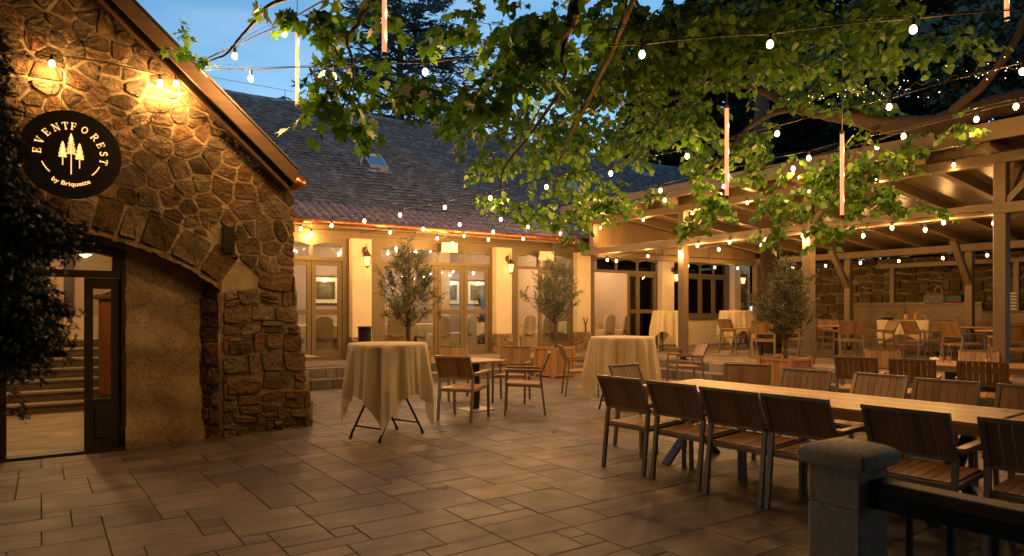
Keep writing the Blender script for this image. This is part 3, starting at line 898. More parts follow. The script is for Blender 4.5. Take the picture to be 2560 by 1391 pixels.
# ------------------------------------------------------------------ restaurant building (main)
RO = (11.0, 15.0, ZT)
RB_ = empty('restaurant_building', RO, 0, 'long cream restaurant building with olive glazed doors, tiled roof and copper gutter', 'restaurant')
YW = 15.0
def part(name, mat, parent=None, org=RO, smooth=False, boxes=(), mb=None):
    mb = mb or MB(org)
    for b in boxes: mb.box(*b)
    return mb.build(name, mat, parent or RB_, smooth)
def leaf(xa, xb, z0=ZT+0.04, z1=2.60, handle=None, ang=0.0, hinge=0, solid=False):
    """two-pane door leaf; ang rotates about the hinge side"""
    px = xa if hinge == 0 else xb
    o = (px, YW, z0)
    fr = MB(); s = 1 if hinge == 0 else -1; W = xb - xa; Hh = z1 - z0
    def bx(a, b): fr.cbox((min(s*a[0], s*b[0]), a[1], a[2]), (max(s*a[0], s*b[0]), b[1], b[2]), 0.006)
    bx((0.006, -0.03, 0), (0.10, 0.03, Hh)); bx((W-0.10, -0.03, 0), (W-0.006, 0.03, Hh))
    bx((0.10, -0.029, 0), (W-0.10, 0.029, 0.19)); bx((0.10, -0.029, 0.985), (W-0.10, 0.029, 1.10)); bx((0.10, -0.029, Hh-0.10), (W-0.10, 0.029, Hh))
    f = fr.build('door_leaf', M['frame'], RB_)
    f.location = (o[0]-RO[0], o[1]-RO[1], o[2]-RO[2]); f.rotation_euler = (0, 0, ang)
    g = MB()
    for a, b in ((0.19, 0.985), (1.10, Hh-0.10)):
        x0, x1 = sorted((s*0.10, s*(W-0.10)))
        g.box((x0, -0.003, a), (x1, 0.003, b))
    g.build('pane', M['glass'], f)
    if handle is not None:
        hb = MB(); hx = s*(W-0.05) if handle else s*0.05
        hb.cbox((hx-0.02, -0.04, 0.86), (hx+0.02, -0.03, 1.08), 0.003); hb.bar((hx, -0.06, 1.02), (hx-s*0.11, -0.06, 1.02), 0.016, 0.02); hb.bar((hx, -0.035, 1.02), (hx, -0.065, 1.02), 0.016, 0.016)
        hb.build('handle', M['rustic'], f)
    return f
def transom(xa, xb, z0=2.68, z1=3.0, rise=0.07, ztop=3.12):
    n = 12; fr = MB(RO)
    for i in range(n):
        x0, x1 = xa+(xb-xa)*i/n, xa+(xb-xa)*(i+1)/n
        f = lambda x: z1 - rise*((2*(x-xa)/(xb-xa)-1)**2)
        fr.hexa([(x0,YW-0.03,f(x0)),(x1,YW-0.03,f(x1)),(x1,YW+0.03,f(x1)),(x0,YW+0.03,f(x0)),(x0,YW-0.03,ztop),(x1,YW-0.03,ztop),(x1,YW+0.03,ztop),(x0,YW+0.03,ztop)])
    f_ = fr.build('transom_window', M['frame'], RB_)
    g = MB(RO); g.box((xa, YW, z0), (xb, YW+0.005, z1)); g.build('pane', M['glass'], f_)
def bay(x0, x1, leaves, extra=()):
    """olive timber frame from x0 to x1 holding leaves"""
    a, b = leaves[0][0], leaves[-1][1]
    fr = MB(RO)
    fr.box((x0, YW-0.05, ZT), (a, YW+0.06, 3.12)); fr.box((b, YW-0.05, ZT), (x1, YW+0.06, 3.12))
    fr.box((a, YW-0.045, 2.60), (b, YW+0.055, 2.68))
    fr.box((a, YW-0.06, ZT), (b, YW+0.05, ZT+0.035))
    for i, L in enumerate(leaves[:-1]): fr.box((L[1]-0.028, YW-0.04, 2.68), (L[1]+0.028, YW+0.05, 3.12))
    fr.box((x0+0.03, YW-0.065, ZT), (x0+0.07, YW-0.05, 3.12)); fr.box((x1-0.07, YW-0.065, ZT), (x1-0.03, YW-0.05, 3.12))
    fr.build('door_frame', M['frame'], RB_)
    for i, L in enumerate(leaves):
        xa, xb = L[0] + (0.028 if i else 0), L[1] - (0.028 if i < len(leaves)-1 else 0)
        transom(xa, xb)
        if L[2] == 'open': continue
        if L[2] == 'ajar': leaf(L[0], L[1], ang=L[3], hinge=L[4])
        else: leaf(L[0], L[1], handle=L[3] if len(L) > 3 else None)
bay(4.0, 5.79, [(4.20, 4.93, ''), (4.93, 5.64, '')])
bay(3.0, 4.0, [(3.2, 3.9, '')])
bay(6.26, 9.80, [(6.59, 7.34, ''), (7.34, 8.10, ''), (8.10, 8.85, '', 0), (8.85, 9.60, '')])
bay(10.20, 12.60, [(10.50, 11.22, 'open'), (11.22, 12.36, '')])
bay(12.95, 15.95, [(13.22, 14.10, 'open'), (14.10, 14.98, 'ajar', R(28), 1), (14.98, 15.80, '')])
leaf(10.52, 11.2, ang=R(84), hinge=0)
leaf(13.24, 14.05, ang=R(88), hinge=0)
# header boards
hb = MB(RO)
for i in range(3): hb.box((2.95, YW-0.03-0.004*i, 3.12+0.085*i), (20.4, YW+0.06, 3.12+0.085*(i+1)-0.004))
hb.build('header_boarding', M['frame'], RB_)
# soffit under the eave
part('eave_soffit', M['framev'], boxes=[((2.95, 14.24, 3.372), (12.8, 15.05, 3.39))])
# pillars with stone plinths
pil = [(5.79, 6.26), (9.69, 10.18), (12.42, 12.91), (15.83, 16.37), (19.33, 19.67)]
for i, (a, b) in enumerate(pil):
    m = MB(RO); m.cbox((a, 14.75, ZT+0.50 if i < 3 else ZT), (b, YW-0.001 if i < 3 else 15.1, 3.12 if i < 3 else 3.1), 0.012)
    p = m.build('pillar', M['cream'], RB_)
    if i < 3:
        m = MB(RO); m.box((a-0.0, 14.74, ZT), (b+0.0, YW-0.002, ZT+0.50)); m.build('plinth', M['mortar'], p)
        rr = random.Random(i)
        cells = [clip_poly(clip_poly(clip_poly(c, 1, 0, b+0.03), -1, 0, -(a-0.03)), 0, 1, ZT+0.51) for c in rect_cells(a-0.03, ZT, b+0.03, ZT+0.51, 0.13, 0.22, 0.12, 0.28, rr)]
        stones_mesh('plinth_stones', [c for c in cells if len(c) > 2], lambda s, t, h: (s, 14.74-h, t), M['plinth'], p, 0.006, 0.03, rr, RO)
        cells = [clip_poly(clip_poly(c, 1, 0, 15.0), 0, 1, ZT+0.51) for c in rect_cells(14.72, ZT, 15.0, ZT+0.51, 0.13, 0.22, 0.12, 0.28, rr)]
        stones_mesh('plinth_stones', [c for c in cells if len(c) > 2], lambda s, t, h, a=a: (a-h, s, t), M['plinth'], p, 0.006, 0.025, rr, RO)
# window bay at the right with cream wall below
part('wall', M['cream'], boxes=[((16.37, 14.98, ZT), (19.33, 15.12, 1.22)), ((19.67, 15.0, ZT), (20.5, 15.12, 3.1)), ((2.95, 15.0, ZT), (3.0, 15.2, 3.3)),
     ((20.3, 15.12, ZT), (20.5, 23.0, 3.6)), ((2.95, 22.9, ZT), (20.5, 23.1, 3.6))])
part('side_door', M['frame'], boxes=[((19.72, 14.93, ZT), (20.28, 14.995, 2.75))])
wf = MB(RO)
wf.box((16.40, YW-0.06, 1.22), (19.32, YW+0.08, 1.30)); wf.box((16.40, YW-0.05, 1.30), (16.52, YW+0.07, 3.12)); wf.box((19.20, YW-0.05, 1.30), (19.32, YW+0.07, 3.12))
wf.box((16.52, YW-0.045, 2.60), (19.20, YW+0.07, 2.68)); wf.box((16.36, YW-0.12, 1.19), (19.36, YW-0.06, 1.235))
wfo = wf.build('window', M['frame'], RB_)
for k in range(4):
    xa, xb = 16.52 + 0.67*k, 16.52 + 0.67*(k+1)
    s = MB(RO)
    s.cbox((xa+0.005, YW-0.03, 1.305), (xa+0.085, YW+0.03, 2.595)); s.cbox((xb-0.085, YW-0.03, 1.305), (xb-0.005, YW+0.03, 2.595))
    s.box((xa+0.085, YW-0.029, 1.305), (xb-0.085, YW+0.029, 1.385)); s.box((xa+0.085, YW-0.029, 2.51), (xb-0.085, YW+0.029, 2.595))
    s.build('sash', M['frame'], wfo)
    g = MB(RO); g.box((xa+0.085, YW, 1.385), (xb-0.085, YW+0.005, 2.51)); g.build('pane', M['glass'], wfo)
    transom(xa+0.03, xb-0.03)
for k in range(5): part('transom_post', M['frame'], boxes=[((16.52+0.67*k-0.03, YW-0.04, 2.68), (16.52+0.67*k+0.03, YW+0.05, 3.12))])
# interior shell
part('interior_wall', M['interior_m'], boxes=[((3.0, 18.7, ZT), (20.3, 18.8, 3.3)), ((2.98, 15.2, ZT), (3.06, 18.7, 3.3)), ((20.2, 15.2, ZT), (20.28, 18.7, 3.3))])
for bx_ in [((9.75, 18.2, ZT), (10.25, 18.68, 3.25)), ((12.9, 16.9, ZT), (13.0, 18.68, 3.25)), ((15.6, 16.0, ZT), (15.72, 18.68, 3.25))]: part('interior_column', M['interior'], boxes=[bx_])
part('ceiling', M['interior'], boxes=[((3.0, 15.1, 3.26), (20.3, 18.8, 3.3))])
part('interior_floor', M['int_wood'], boxes=[((3.0, 15.06, ZT-0.05), (20.3, 18.8, ZT+0.012))])
# roof: old tiles
def bx_mesh(name, mat, parent, V, k=4): return None
rt = np.random.RandomState(4)
E0 = np.array([15.25, 3.93]); E1 = np.array([19.26, 7.27]); sl = E1 - E0; Ls = np.linalg.norm(sl); sl /= Ls; nr = np.array([-sl[1], sl[0]])
V = []; Fq = []
cs_ = 0.142; W_ = 0.178
nrow = int(Ls/cs_) + 1; xl, xrgt = 2.7, 23.5
tmpl = [(-0.5, 1.0), (-0.5, 0.12), (-0.28, 0.02), (0, -0.02), (0.28, 0.02), (0.5, 0.12), (0.5, 1.0)]
for r in range(nrow):
    ncol = int((xrgt-xl)/W_)
    for c in range(ncol):
        xc = xl + (c + (0.5 if r % 2 else 0)) * W_ + rt.normal(0, 0.004)
        s0 = r*cs_ + rt.normal(0, 0.006) - 0.03; lift = 0.046 + abs(rt.normal(0, 0.007)); sag = 0.02*math.sin(xc*0.8+r*0.1) + 0.012*math.sin(xc*2.3+r*0.35)
        base = len(V); tw = rt.normal(0, 0.004)
        for px, py in tmpl:
            s = s0 + py*cs_*1.25; hgt = lift*(1-py*0.95) + sag + tw*px*2
            V.append((xc + px*W_*0.97, E0[0] + sl[0]*s + nr[0]*hgt, E0[1] + sl[1]*s + nr[1]*hgt))
        for px, py in tmpl[1:6]:
            s = s0 + py*cs_*1.25; hgt = lift*(1-py*0.95) + sag + tw*px*2 - 0.036
            V.append((xc + px*W_*0.97, E0[0] + sl[0]*s + nr[0]*hgt, E0[1] + sl[1]*s + nr[1]*hgt))
        Fq.append(tuple(base+i for i in range(7)))
        for i in range(4): Fq.append((base+1+i, base+7+i, base+8+i, base+2+i))
mb = MB(RO); mb.v = [(a-RO[0], b-RO[1], c-RO[2]) for a, b, c in V]; mb.f = Fq
roof = part('roof', M['roof_metal'], boxes=[])
mr = MB(RO)
mr.hexa([(2.7,15.25,3.85),(23.5,15.25,3.85),(23.5,19.26,7.19),(2.7,19.26,7.19),(2.7,15.25,3.90),(23.5,15.25,3.90),(23.5,19.26,7.235),(2.7,19.26,7.235)])
mr.hexa([(2.7,23.3,3.85),(23.5,23.3,3.85),(23.5,19.27,7.19),(2.7,19.27,7.19),(2.7,23.3,3.95),(23.5,23.3,3.95),(23.5,19.27,7.285),(2.7,19.27,7.285)])
mr.poly([(20.5,15.3,3.6),(20.5,23.1,3.6),(20.5,19.26,7.1)]); mr.box((12.8,15.10,3.3),(20.5,15.3,3.95))
bpy.data.objects.remove(roof)
roof = mr.build('roof', M['tile'], RB_)
mb.build('tile_courses', M['tile'], roof)
rg = MB(RO)
for i in range(58):
    x = 2.7 + i*0.36
    rg.tube([(x, 19.26, 7.25+0.01*math.sin(i)), (x+0.40, 19.26, 7.27+0.01*math.sin(i))], [0.10, 0.085], 10)
rg.build('ridge_tiles', M['tile'], roof)
# lower band: clay pantiles
A0 = np.array([14.17, 3.40]); A1 = np.array([15.34, 3.97]); s2 = A1-A0; L2 = np.linalg.norm(s2); s2 /= L2; n2 = np.array([-s2[1], s2[0]])
V = []; Q = []
per = 0.205; nx = int((12.85-2.75)/per); sub = 8; rows = 4
for r in range(rows):
    for c in range(nx):
        base = len(V); dx = rt.normal(0, 0.003); dl = rt.normal(0, 0.004)
        for k in range(sub+1):
            t = k/sub
            prof = 0.032*math.sin(2*math.pi*t - 0.6) if t < 0.75 else 0.032*math.sin(2*math.pi*t-0.6)
            x = 2.75 + (c+t*1.04)*per + dx
            for e, lf_ in ((0, 0.028), (1, 0.0), (2, 0.010)):
                s = (r + (1.08 if e == 1 else 0.0))*L2/rows + dl; hh = prof + lf_
                if e == 2: hh = prof + lf_ - 0.002
                V.append((x-RO[0], A0[0]+s2[0]*s+n2[0]*hh-RO[1], A0[1]+s2[1]*s+n2[1]*hh-RO[2]))
        for k in range(sub):
            a = base+k*3; b = base+(k+1)*3
            Q.append((a, b, b+1, a+1)); Q.append((a+2, b+2, b, a))
pt = fast_mesh('pantile_band', V, Q, M['tile_new'], RB_)
part('pantile_base', M['roof_metal'], mb=(lambda m: (m.hexa([(2.75,14.2,3.36),(12.84,14.2,3.36),(12.84,15.3,3.88),(2.75,15.3,3.88),(2.75,14.2,3.385),(12.84,14.2,3.385),(12.84,15.3,3.925),(2.75,15.3,3.925)]), m)[1])(MB(RO)))
gt = MB(RO)
gt.tube([(2.75, 14.12, 3.375), (7.2, 14.12, 3.368), (12.9, 14.12, 3.36)], 0.07, 14)
go_ = gt.build('gutter', M['copper'], RB_, True)
gb = MB(RO)
for x in np.arange(3.2, 12.9, 0.72):
    gb.tube([(x, 14.12, 3.37), (x+0.03, 14.12, 3.37)], 0.077, 14)
gb.build('gutter_bracket', M['copper'], go_)
part('eave_board', M['framev'], boxes=[((2.75, 14.20, 3.27), (12.85, 14.235, 3.385)), ((12.855, 14.20, 3.27), (12.88, 15.0, 3.75))])
# roof windows
for i, (X, Y) in enumerate([(7.27, 16.98), (14.0, 17.1), (19.0, 18.75)]):
    Z = 3.93 + 0.833*(Y-15.25)
    def q(dx, ds, hh, X=X, Y=Y, Z=Z):
        dx *= 0.85; ds *= 0.85
        return (X+dx, Y + sl[0]*ds + nr[0]*hh, Z + sl[1]*ds + nr[1]*hh)
    m = MB(RO)
    def sbox(x0, x1, s0, s1, h0, h1, m=m): m.hexa([q(x0,s0,h0),q(x1,s0,h0),q(x1,s1,h0),q(x0,s1,h0),q(x0,s0,h1),q(x1,s0,h1),q(x1,s1,h1),q(x0,s1,h1)])
    for a in ((-0.31,-0.25,-0.42,0.42),(0.25,0.31,-0.42,0.42),(-0.25,0.25,-0.42,-0.34),(-0.25,0.25,0.34,0.42)): sbox(*a, 0.0, 0.13)
    sbox(-0.40, 0.40, -0.66, -0.42, 0.035, 0.055)
    f = m.build('skylight', M['steel'], roof)
    m = MB(RO); m.hexa([q(-0.25,-0.34,0.10),q(0.25,-0.34,0.10),q(0.25,0.34,0.10),q(-0.25,0.34,0.10),q(-0.25,-0.34,0.11),q(0.25,-0.34,0.11),q(0.25,0.34,0.11),q(-0.25,0.34,0.11)])
    pm = M.setdefault('sky_pane', mat_simple('skylight_pane', (0.45, 0.5, 0.52), 0.06, 0.9, bmp=0))
    m.build('skylight_pane', pm, roof)
lr = MB(RO)
pts = []
for k in range(9):
    x = 3.6 + k*2.0; pts.append((x, 19.26, 7.62)); lr.tube([(x, 19.26, 7.3), (x, 19.26, 7.64)], 0.008, 5)
lr.tube(pts, 0.006, 5); lr.build('lightning_wire', M['black'], roof)

# ------------------------------------------------------------------ pergola
PO = (12.0, 7.5, ZT)
PG = empty('pergola', PO, 0, 'taupe timber pergola shelter with sloping boarded roof over the terrace', 'pergola')
def rbz(x): return 3.88 - 0.1087*(x-12)
BW = 0.17
def post(x, y, z0, z1, w=BW):
    m = MB(PO); m.cbox((x-w/2, y-w/2, z0+0.10), (x+w/2, y+w/2, z1), 0.008)
    p = m.build('post', M['perg'], PG)
    m = MB(PO)
    for sx in (-1, 1):
        m.box((x+sx*0.055-0.02, y-0.03, z0), (x+sx*0.055+0.02, y+0.03, z0+0.14))
    m.box((x-0.1, y-0.06, z0), (x+0.1, y+0.06, z0+0.012)); m.box((x-w/2-0.004, y-0.03, z0+0.1), (x+w/2+0.004, y+0.03, z0+0.22))
    m.build('post_foot', M['black'], p)
for y in (10.55, 7.47, 4.31, 1.2): post(12.0, y, ZT, 3.72)
m = MB(PO); m.cbox((12.0-BW/2, 13.6-BW/2, 3.13), (12.0+BW/2, 13.6+BW/2, 3.72), 0.008); m.build('post', M['perg'], PG)
for y in (13.6, 10.55, 7.47, 4.31, 1.2): post(18.9, y, ZT, 2.95)
m = MB(PO); m.cbox((11.93, 0.2, 2.95), (12.07, 14.0, 3.12), 0.008)
# side notched: keep proud of the posts
m.cbox((11.895, 0.0, 2.955), (11.93, 14.0, 3.115), 0.006)
m.build('beam', M['perg'], PG)
m = MB(PO); m.cbox((11.92, 0.0, 3.72), (12.08, 13.9, 3.88), 0.008); m.build('beam', M['perg'], PG)
m = MB(PO); m.cbox((18.82, 0.0, 2.95), (18.98, 13.9, 3.13), 0.008); m.build('beam', M['perg'], PG)
ry = [13.86 - 1.055*k for k in range(14)]
for y in ry:
    m = MB(PO); w = 0.065
    m.hexa([(11.55,y-w,rbz(11.55)),(20.4,y-w,rbz(20.4)),(20.4,y+w,rbz(20.4)),(11.55,y+w,rbz(11.55)),
            (11.55,y-w,rbz(11.55)+0.18),(20.4,y-w,rbz(20.4)+0.18),(20.4,y+w,rbz(20.4)+0.18),(11.55,y+w,rbz(11.55)+0.18)])
    m.build('rafter', M['perg'], PG)
m = MB(PO); bw = 0.14; x = 11.42
while x < 20.9:
    zz = rbz(x)+0.18; z2 = rbz(x+bw)+0.18
    m.hexa([(x+0.003,0,zz+0.001),(x+bw-0.003,0,z2+0.001),(x+bw-0.003,14.1,z2+0.001),(x+0.003,14.1,zz+0.001),(x+0.003,0,zz+0.024),(x+bw-0.003,0,z2+0.024),(x+bw-0.003,14.1,z2+0.024),(x+0.003,14.1,zz+0.024)])
    x += bw
m.build('ceiling_boards', M['perg_ceiling'], PG)
m = MB(PO); z0, z1 = rbz(11.38)+0.208, rbz(20.95)+0.208
m.hexa([(11.38,-0.1,z0),(20.95,-0.1,z1),(20.95,14.2,z1),(11.38,14.2,z0),(11.38,-0.1,z0+0.06),(20.95,-0.1,z1+0.06),(20.95,14.2,z1+0.06),(11.38,14.2,z0+0.06)])
m.build('roof', M['roof_metal'], PG)
m = MB(PO); m.box((11.355, -0.1, rbz(11.38)+0.02), (11.379, 14.2, rbz(11.38)+0.285)); m.build('fascia', M['perg'], PG)
for y in (10.55, 7.47, 4.31):
    m = MB(PO); m.bar((12.05, y, 3.10), (12.72, y, 3.80), 0.10, 0.12, (0, 1, 0)); m.build('brace', M['perg'], PG)
    m = MB(PO); m.bar((18.86, y, 2.15), (18.0, y, 3.17), 0.12, 0.14, (0, 1, 0)); m.build('brace', M['perg'], PG)
for y, s in ((10.55, -1), (7.47, -1), (4.31, -1)):
    m = MB(PO); m.bar((12.0, y-0.05, 3.10), (12.0, y-0.62, 3.74), 0.09, 0.10, (1, 0, 0)); m.build('brace', M['perg'], PG)
# gable infill at the restaurant end
m = MB(PO); x = 12.10
while x < 18.8:
    z = rbz(x+0.13)
    m.box((x+0.002, 13.60, 3.04), (x+0.128, 13.625, z + (0.17 if True else 0)))
    x += 0.13
m.build('end_boarding', M['framev'], PG)
m = MB(PO); m.cbox((12.09, 13.54, 2.90), (18.81, 13.66, 3.04)); m.build('beam', M['perg'], PG)
for x in (14.6, 16.6):
    m = MB(PO); m.cbox((x, 13.56, 3.04), (x+0.12, 13.64, rbz(x+0.2))); m.build('end_stud', M['perg'], PG)
# half wall of the serving bar
BO = (19.6, 7.0, ZT)
BR = empty('bar_half_wall', BO, 0, 'boarded taupe half wall with upper posts behind the terrace tables', 'partition')
m = MB(BO)
k = 0
for z in np.arange(ZT+0.01, 1.62, 0.1325): m.box((19.56-0.002*(k % 2), 7.45, z), (19.62, 10.75, z+0.128)); m.box((19.56-0.002*(k % 2), 0.5, z), (19.62, 7.44, min(z+0.128, 1.45))) if z < 1.40 else None; k += 1
m.build('boarding', M['perg_ceiling'], BR)
m = MB(BO); m.box((19.50, 7.45, 1.625), (19.75, 10.75, 1.65)); m.box((19.45, 0.5, 1.452), (19.80, 7.44, 1.475)); m.build('ledge', M['perg'], BR)
for y in (9.67, 6.72, 3.6):
    m = MB(BO); m.cbox((19.54, y-0.06, (1.651 if y > 7.4 else 1.476)), (19.66, y+0.06, 2.66)); m.build('post', M['perg'], BR)
m = MB(BO); m.cbox((19.54, 0.5, 2.66), (19.66, 10.1, 2.78)); m.build('top_rail', M['perg'], BR)
# rear stone wall
SO = (20.8, 9.0, ZT)
SW = empty('rear_stone_wall', SO, 0, 'mossy yellowish stone wall at the back of the terrace under the pergola', 'wall')
m = MB(SO); m.box((20.75, 1.0, 0.2), (21.0, 14.98, 3.0)); m.build('wall_core', M['mortar_old'], SW)
r9 = random.Random(9)
cells = rect_cells(6.2, ZT, 15.0, 3.0, 0.14, 0.34, 0.18, 0.55, r9)
cells = [clip_poly(c, 1, 0, 14.98) for c in cells]
stones_mesh('wall_stones', [c for c in cells if len(c) > 2], lambda s, t, h: (20.75-h, s, t), M['stone_y'], SW, 0.014, 0.07, r9, SO)
# concrete kerb strip at the foot of the rear wall
m = MB(); m.box((20.3, 1.0, ZT), (20.7, 14.9, ZT+0.10)); tag(m.build('kerb', M['step']), kind='structure')
# ------------------------------------------------------------------ furniture
def face(fx, fy): return math.atan2(-fx, fy)
def make_chair():
    root = empty('armchair', (0, 0, 0))
    for sx in (-1, 1):
        m = MB(); m.bar((sx*0.262, 0.272, 0.0), (sx*0.262, 0.250, 0.628), 0.034, 0.026, (0, 1, 0)); m.box((sx*0.262-0.018, 0.258, 0), (sx*0.262+0.018, 0.287, 0.012))
        m.build('leg', M['alu'], root)
        m = MB(); m.bar((sx*0.245, -0.300, 0.0), (sx*0.245, -0.228, 0.60), 0.034, 0.030, (0, 1, 0)); m.box((sx*0.245-0.018, -0.316, 0), (sx*0.245+0.018, -0.284, 0.012))
        m.build('leg', M['alu'], root)
        m = MB(); m.bar((sx*0.262, 0.262, 0.630), (sx*0.262, -0.235, 0.622), 0.036, 0.022)
        a = m.build('armrest', M['alu'], root)
        m = MB(); m.bar((sx*0.262, 0.285, 0.650), (sx*0.262, -0.215, 0.642), 0.052, 0.016); m.build('arm_cap', M['teak_seat'], a)
    m = MB()
    for sx in (-1, 1): m.bar((sx*0.243, 0.255, 0.425), (sx*0.243, -0.235, 0.405), 0.028, 0.030)
    m.bar((-0.243, 0.255, 0.425), (0.243, 0.255, 0.425), 0.030, 0.032); m.bar((-0.243, -0.235, 0.405), (0.243, -0.235, 0.405), 0.030, 0.032)
    s = m.build('seat', M['alu'], root)
    m = MB(); n = 7; w = 0.46/n
    for i in range(n):
        x = -0.23 + w*(i+0.5); m.bar((x, 0.245, 0.446), (x, -0.225, 0.427), w-0.006, 0.014)
    m.build('seat_slats', M['teak_seat'], s)
    b0 = Vector((0, -0.232, 0.575)); b1 = Vector((0, -0.362, 0.868)); d = (b1-b0)
    m = MB(); ex = Vector((0.243, 0, 0)); nrm = Vector((0, -d.z, d.y)).normalized()
    m.bar(b0-ex, b1-ex, 0.034, 0.030, (0, 1, 0)); m.bar(b0+ex, b1+ex, 0.034, 0.030, (0, 1, 0))
    m.bar(b1-ex*1.07, b1+ex*1.07, 0.034, 0.026); m.bar(b0-ex*0.93, b0+ex*0.93, 0.028, 0.024)
    bk = m.build('backrest', M['alu'], root)
    m = MB(); n = 7; w = 0.452/n
    for i in range(n):
        x = Vector((-0.226 + w*(i+0.5), 0, 0)); m.bar(b0+x+d*0.04, b1+x-d*0.045, w-0.005, 0.014, (0, 1, 0))
    m.build('back_slats', M['teak'], bk)
    return root
proto = make_chair(); used = [0]
def chair(x, y, f, label, group, z=0.0):
    o = proto if not used[0] else copy_tree(proto)
    used[0] += 1
    o.location = (x, y, z); o.rotation_euler = (0, 0, face(*f) + R(1.8)*math.sin(used[0]*2.7))
    return tag(o, label, 'armchair', group)
gA = 'slatted armchairs on the near side of the long table'
lt_r = (0.99, 0.058)
for (y, w), lab in zip([((4.66), 0), (4.05, .02), (3.46, -.03), (2.92, .03), (2.16, -.02), (1.50, .03)],
    ['armchair seen from behind, farthest along the near side of the long table',
     'second armchair from the far end on the near side of the long table',
     'third armchair from the far end, near side, between the table and open paving',
     'fourth armchair from the far end, just left of the concrete post cap',
     'dark armchair seen over the concrete post cap, fifth along the near side',
     'large dark armchair back cut by the right picture edge above the black rail']):
    x = 4.75 + (4.66-y)*0.035
    chair(x + w*0.4, y, (0.995, 0.058+w), lab, gA)
gB = 'slatted armchairs on the far side of the long table'
for (x, y), a, lab in zip([(6.34, 4.74), (6.20, 4.05), (6.30, 3.40), (6.24, 2.76), (6.28, 2.12)], (-.45, -.1, .05, 0, -.06),
    ['armchair facing us behind the long table, nearest to the planter box',
     'armchair facing us, second from the left behind the long table',
     'armchair facing us, third behind the long table, in front of the terrace step',
     'armchair facing us, fourth behind the long table, below the two bottles',
     'armchair facing us behind the long table, cut by the right picture edge']):
    chair(x, y, (-0.995, -0.058+a), lab, gB)
chair(5.50, 5.30, (0.10, -0.995), 'armchair at the head of the long table beside the draped bar table', 'armchair at the table head')
chair(6.1, 1.4, (-1, 0), 'armchair behind the long table, just outside the right picture edge', gB)

def slat_table(name, w, L, cx, cy, rz, label, group, rows=8, z=0.0):
    t = empty(name, (cx, cy, z), rz, label, 'table', group)
    m = MB(); pw = w/rows
    r = random.Random(int(L*10))
    for i in range(rows):
        x = -w/2 + pw*(i+0.5)
        m.cbox((x-pw/2+0.002, -L/2, 0.722), (x+pw/2-0.002, L/2, 0.748), 0.003)
    m.build('tabletop', M['teak_y'], t)
    m = MB()
    m.box((-w/2+0.01, -L/2+0.01, 0.655), (-w/2+0.045, L/2-0.01, 0.7215)); m.box((w/2-0.045, -L/2+0.01, 0.655), (w/2-0.01, L/2-0.01, 0.7215))
    m.box((-w/2+0.045, -L/2+0.01, 0.655), (w/2-0.045, -L/2+0.045, 0.7215)); m.box((-w/2+0.045, L/2-0.045, 0.655), (w/2-0.045, L/2-0.01, 0.7215))
    m.build('table_frame', M['alu'], t)
    for sy in (-1, 1):
        yy = sy*(L/2-0.32)
        for k, sx in enumerate((-1, 1)):
            m = MB(); m.bar((sx*w*0.46, yy+k*0.001, 0.0), (-sx*w*0.36, yy+k*0.001+0.002, 0.66), 0.085-0.004*k, 0.045, (0, 1, 0)) if False else m.bar((sx*w*0.45, yy+(k-0.5)*0.03, 0.0), (-sx*w*0.36, yy+(k-0.5)*0.03, 0.657), 0.026, 0.09, (0, 1, 0))
            m.build('cross_leg', M['leg_blue'], t)
    m = MB(); m.box((-0.03, -L/2+0.34, 0.30), (0.03, L/2-0.34, 0.36)); m.build('stretcher', M['black'], t)
    return t
slat_table('long_table', 0.96, 3.0, 5.49, 3.47, R(3.35), 'long teak table with crossed metal legs, empty, in the foreground row', 'long slatted tables')
slat_table('long_table', 0.96, 3.0, 5.67, 0.44, R(3.35), 'teak table continuing the foreground row beyond the right picture edge', 'long slatted tables')
T2C = Vector((10.46, 4.71)) + Vector((0.34, -0.94))*1.25
slat_table('long_table', 0.94, 2.5, T2C.x, T2C.y, R(19.5), 'teak table with three glass bottles, behind the long table at the right', 'long slatted tables')
gC = 'slatted armchairs around the table with bottles'
f2 = (0.94, 0.33)
chair(9.22, 4.98, f2, 'armchair back, leftmost of the three dark backs at the table with bottles', gC)
chair(9.36, 4.34, f2, 'armchair back, middle of the three dark backs at the table with bottles', gC)
chair(9.66, 3.66, f2, 'armchair back, rightmost dark back before the table with bottles', gC)
chair(10.75, 5.35, (-0.75, -0.66), 'armchair with its back turned sideways at the head of the table with bottles', gC)
chair(11.5, 4.45, (-0.94, -0.33), 'armchair facing us behind the single right bottle', gC)

def cafe_table(cx, cy, rz, label, z=0.0, s=0.70, grp='square pedestal tables'):
    t = empty('square_table', (cx, cy, z), rz, label, 'table', grp)
    m = MB(); n = 7; w = s/n
    for i in range(n): m.cbox((-s/2+w*i+0.0015, -s/2, 0.722), (-s/2+w*(i+1)-0.0015, s/2, 0.748), 0.003)
    m.build('tabletop', M['teak_y'], t)
    m = MB(); m.cbox((-0.04, -0.04, 0.012), (0.04, 0.04, 0.70), 0.004); m.box((-0.25, -0.03, 0.70), (0.25, 0.03, 0.7215)); m.box((-0.03, -0.25, 0.701), (0.03, 0.25, 0.7205)); m.build('column', M['black'], t)
    m = MB(); m.cbox((-0.22, -0.22, 0.0), (0.22, 0.22, 0.014), 0.004); m.build('base_plate', M['steel'], t)
    return t
g1 = 'slatted armchairs around the small table in the middle of the courtyard'
cafe_table(5.40, 8.79, R(4), 'small square teak table in the open middle of the courtyard')
chair(4.82, 8.17, (0.835, 0.55), 'armchair seen from behind, nearest to the left draped bar table', g1)
chair(5.80, 9.98, (-0.2, -0.98), 'armchair facing us behind the small courtyard table, left one', g1)
chair(6.36, 9.22, (-0.72, -0.69), 'armchair facing us behind the small courtyard table, in front of the steps', g1)
chair(5.82, 8.12, (-0.80, 0.60), 'armchair in side view right of the small courtyard table', g1)
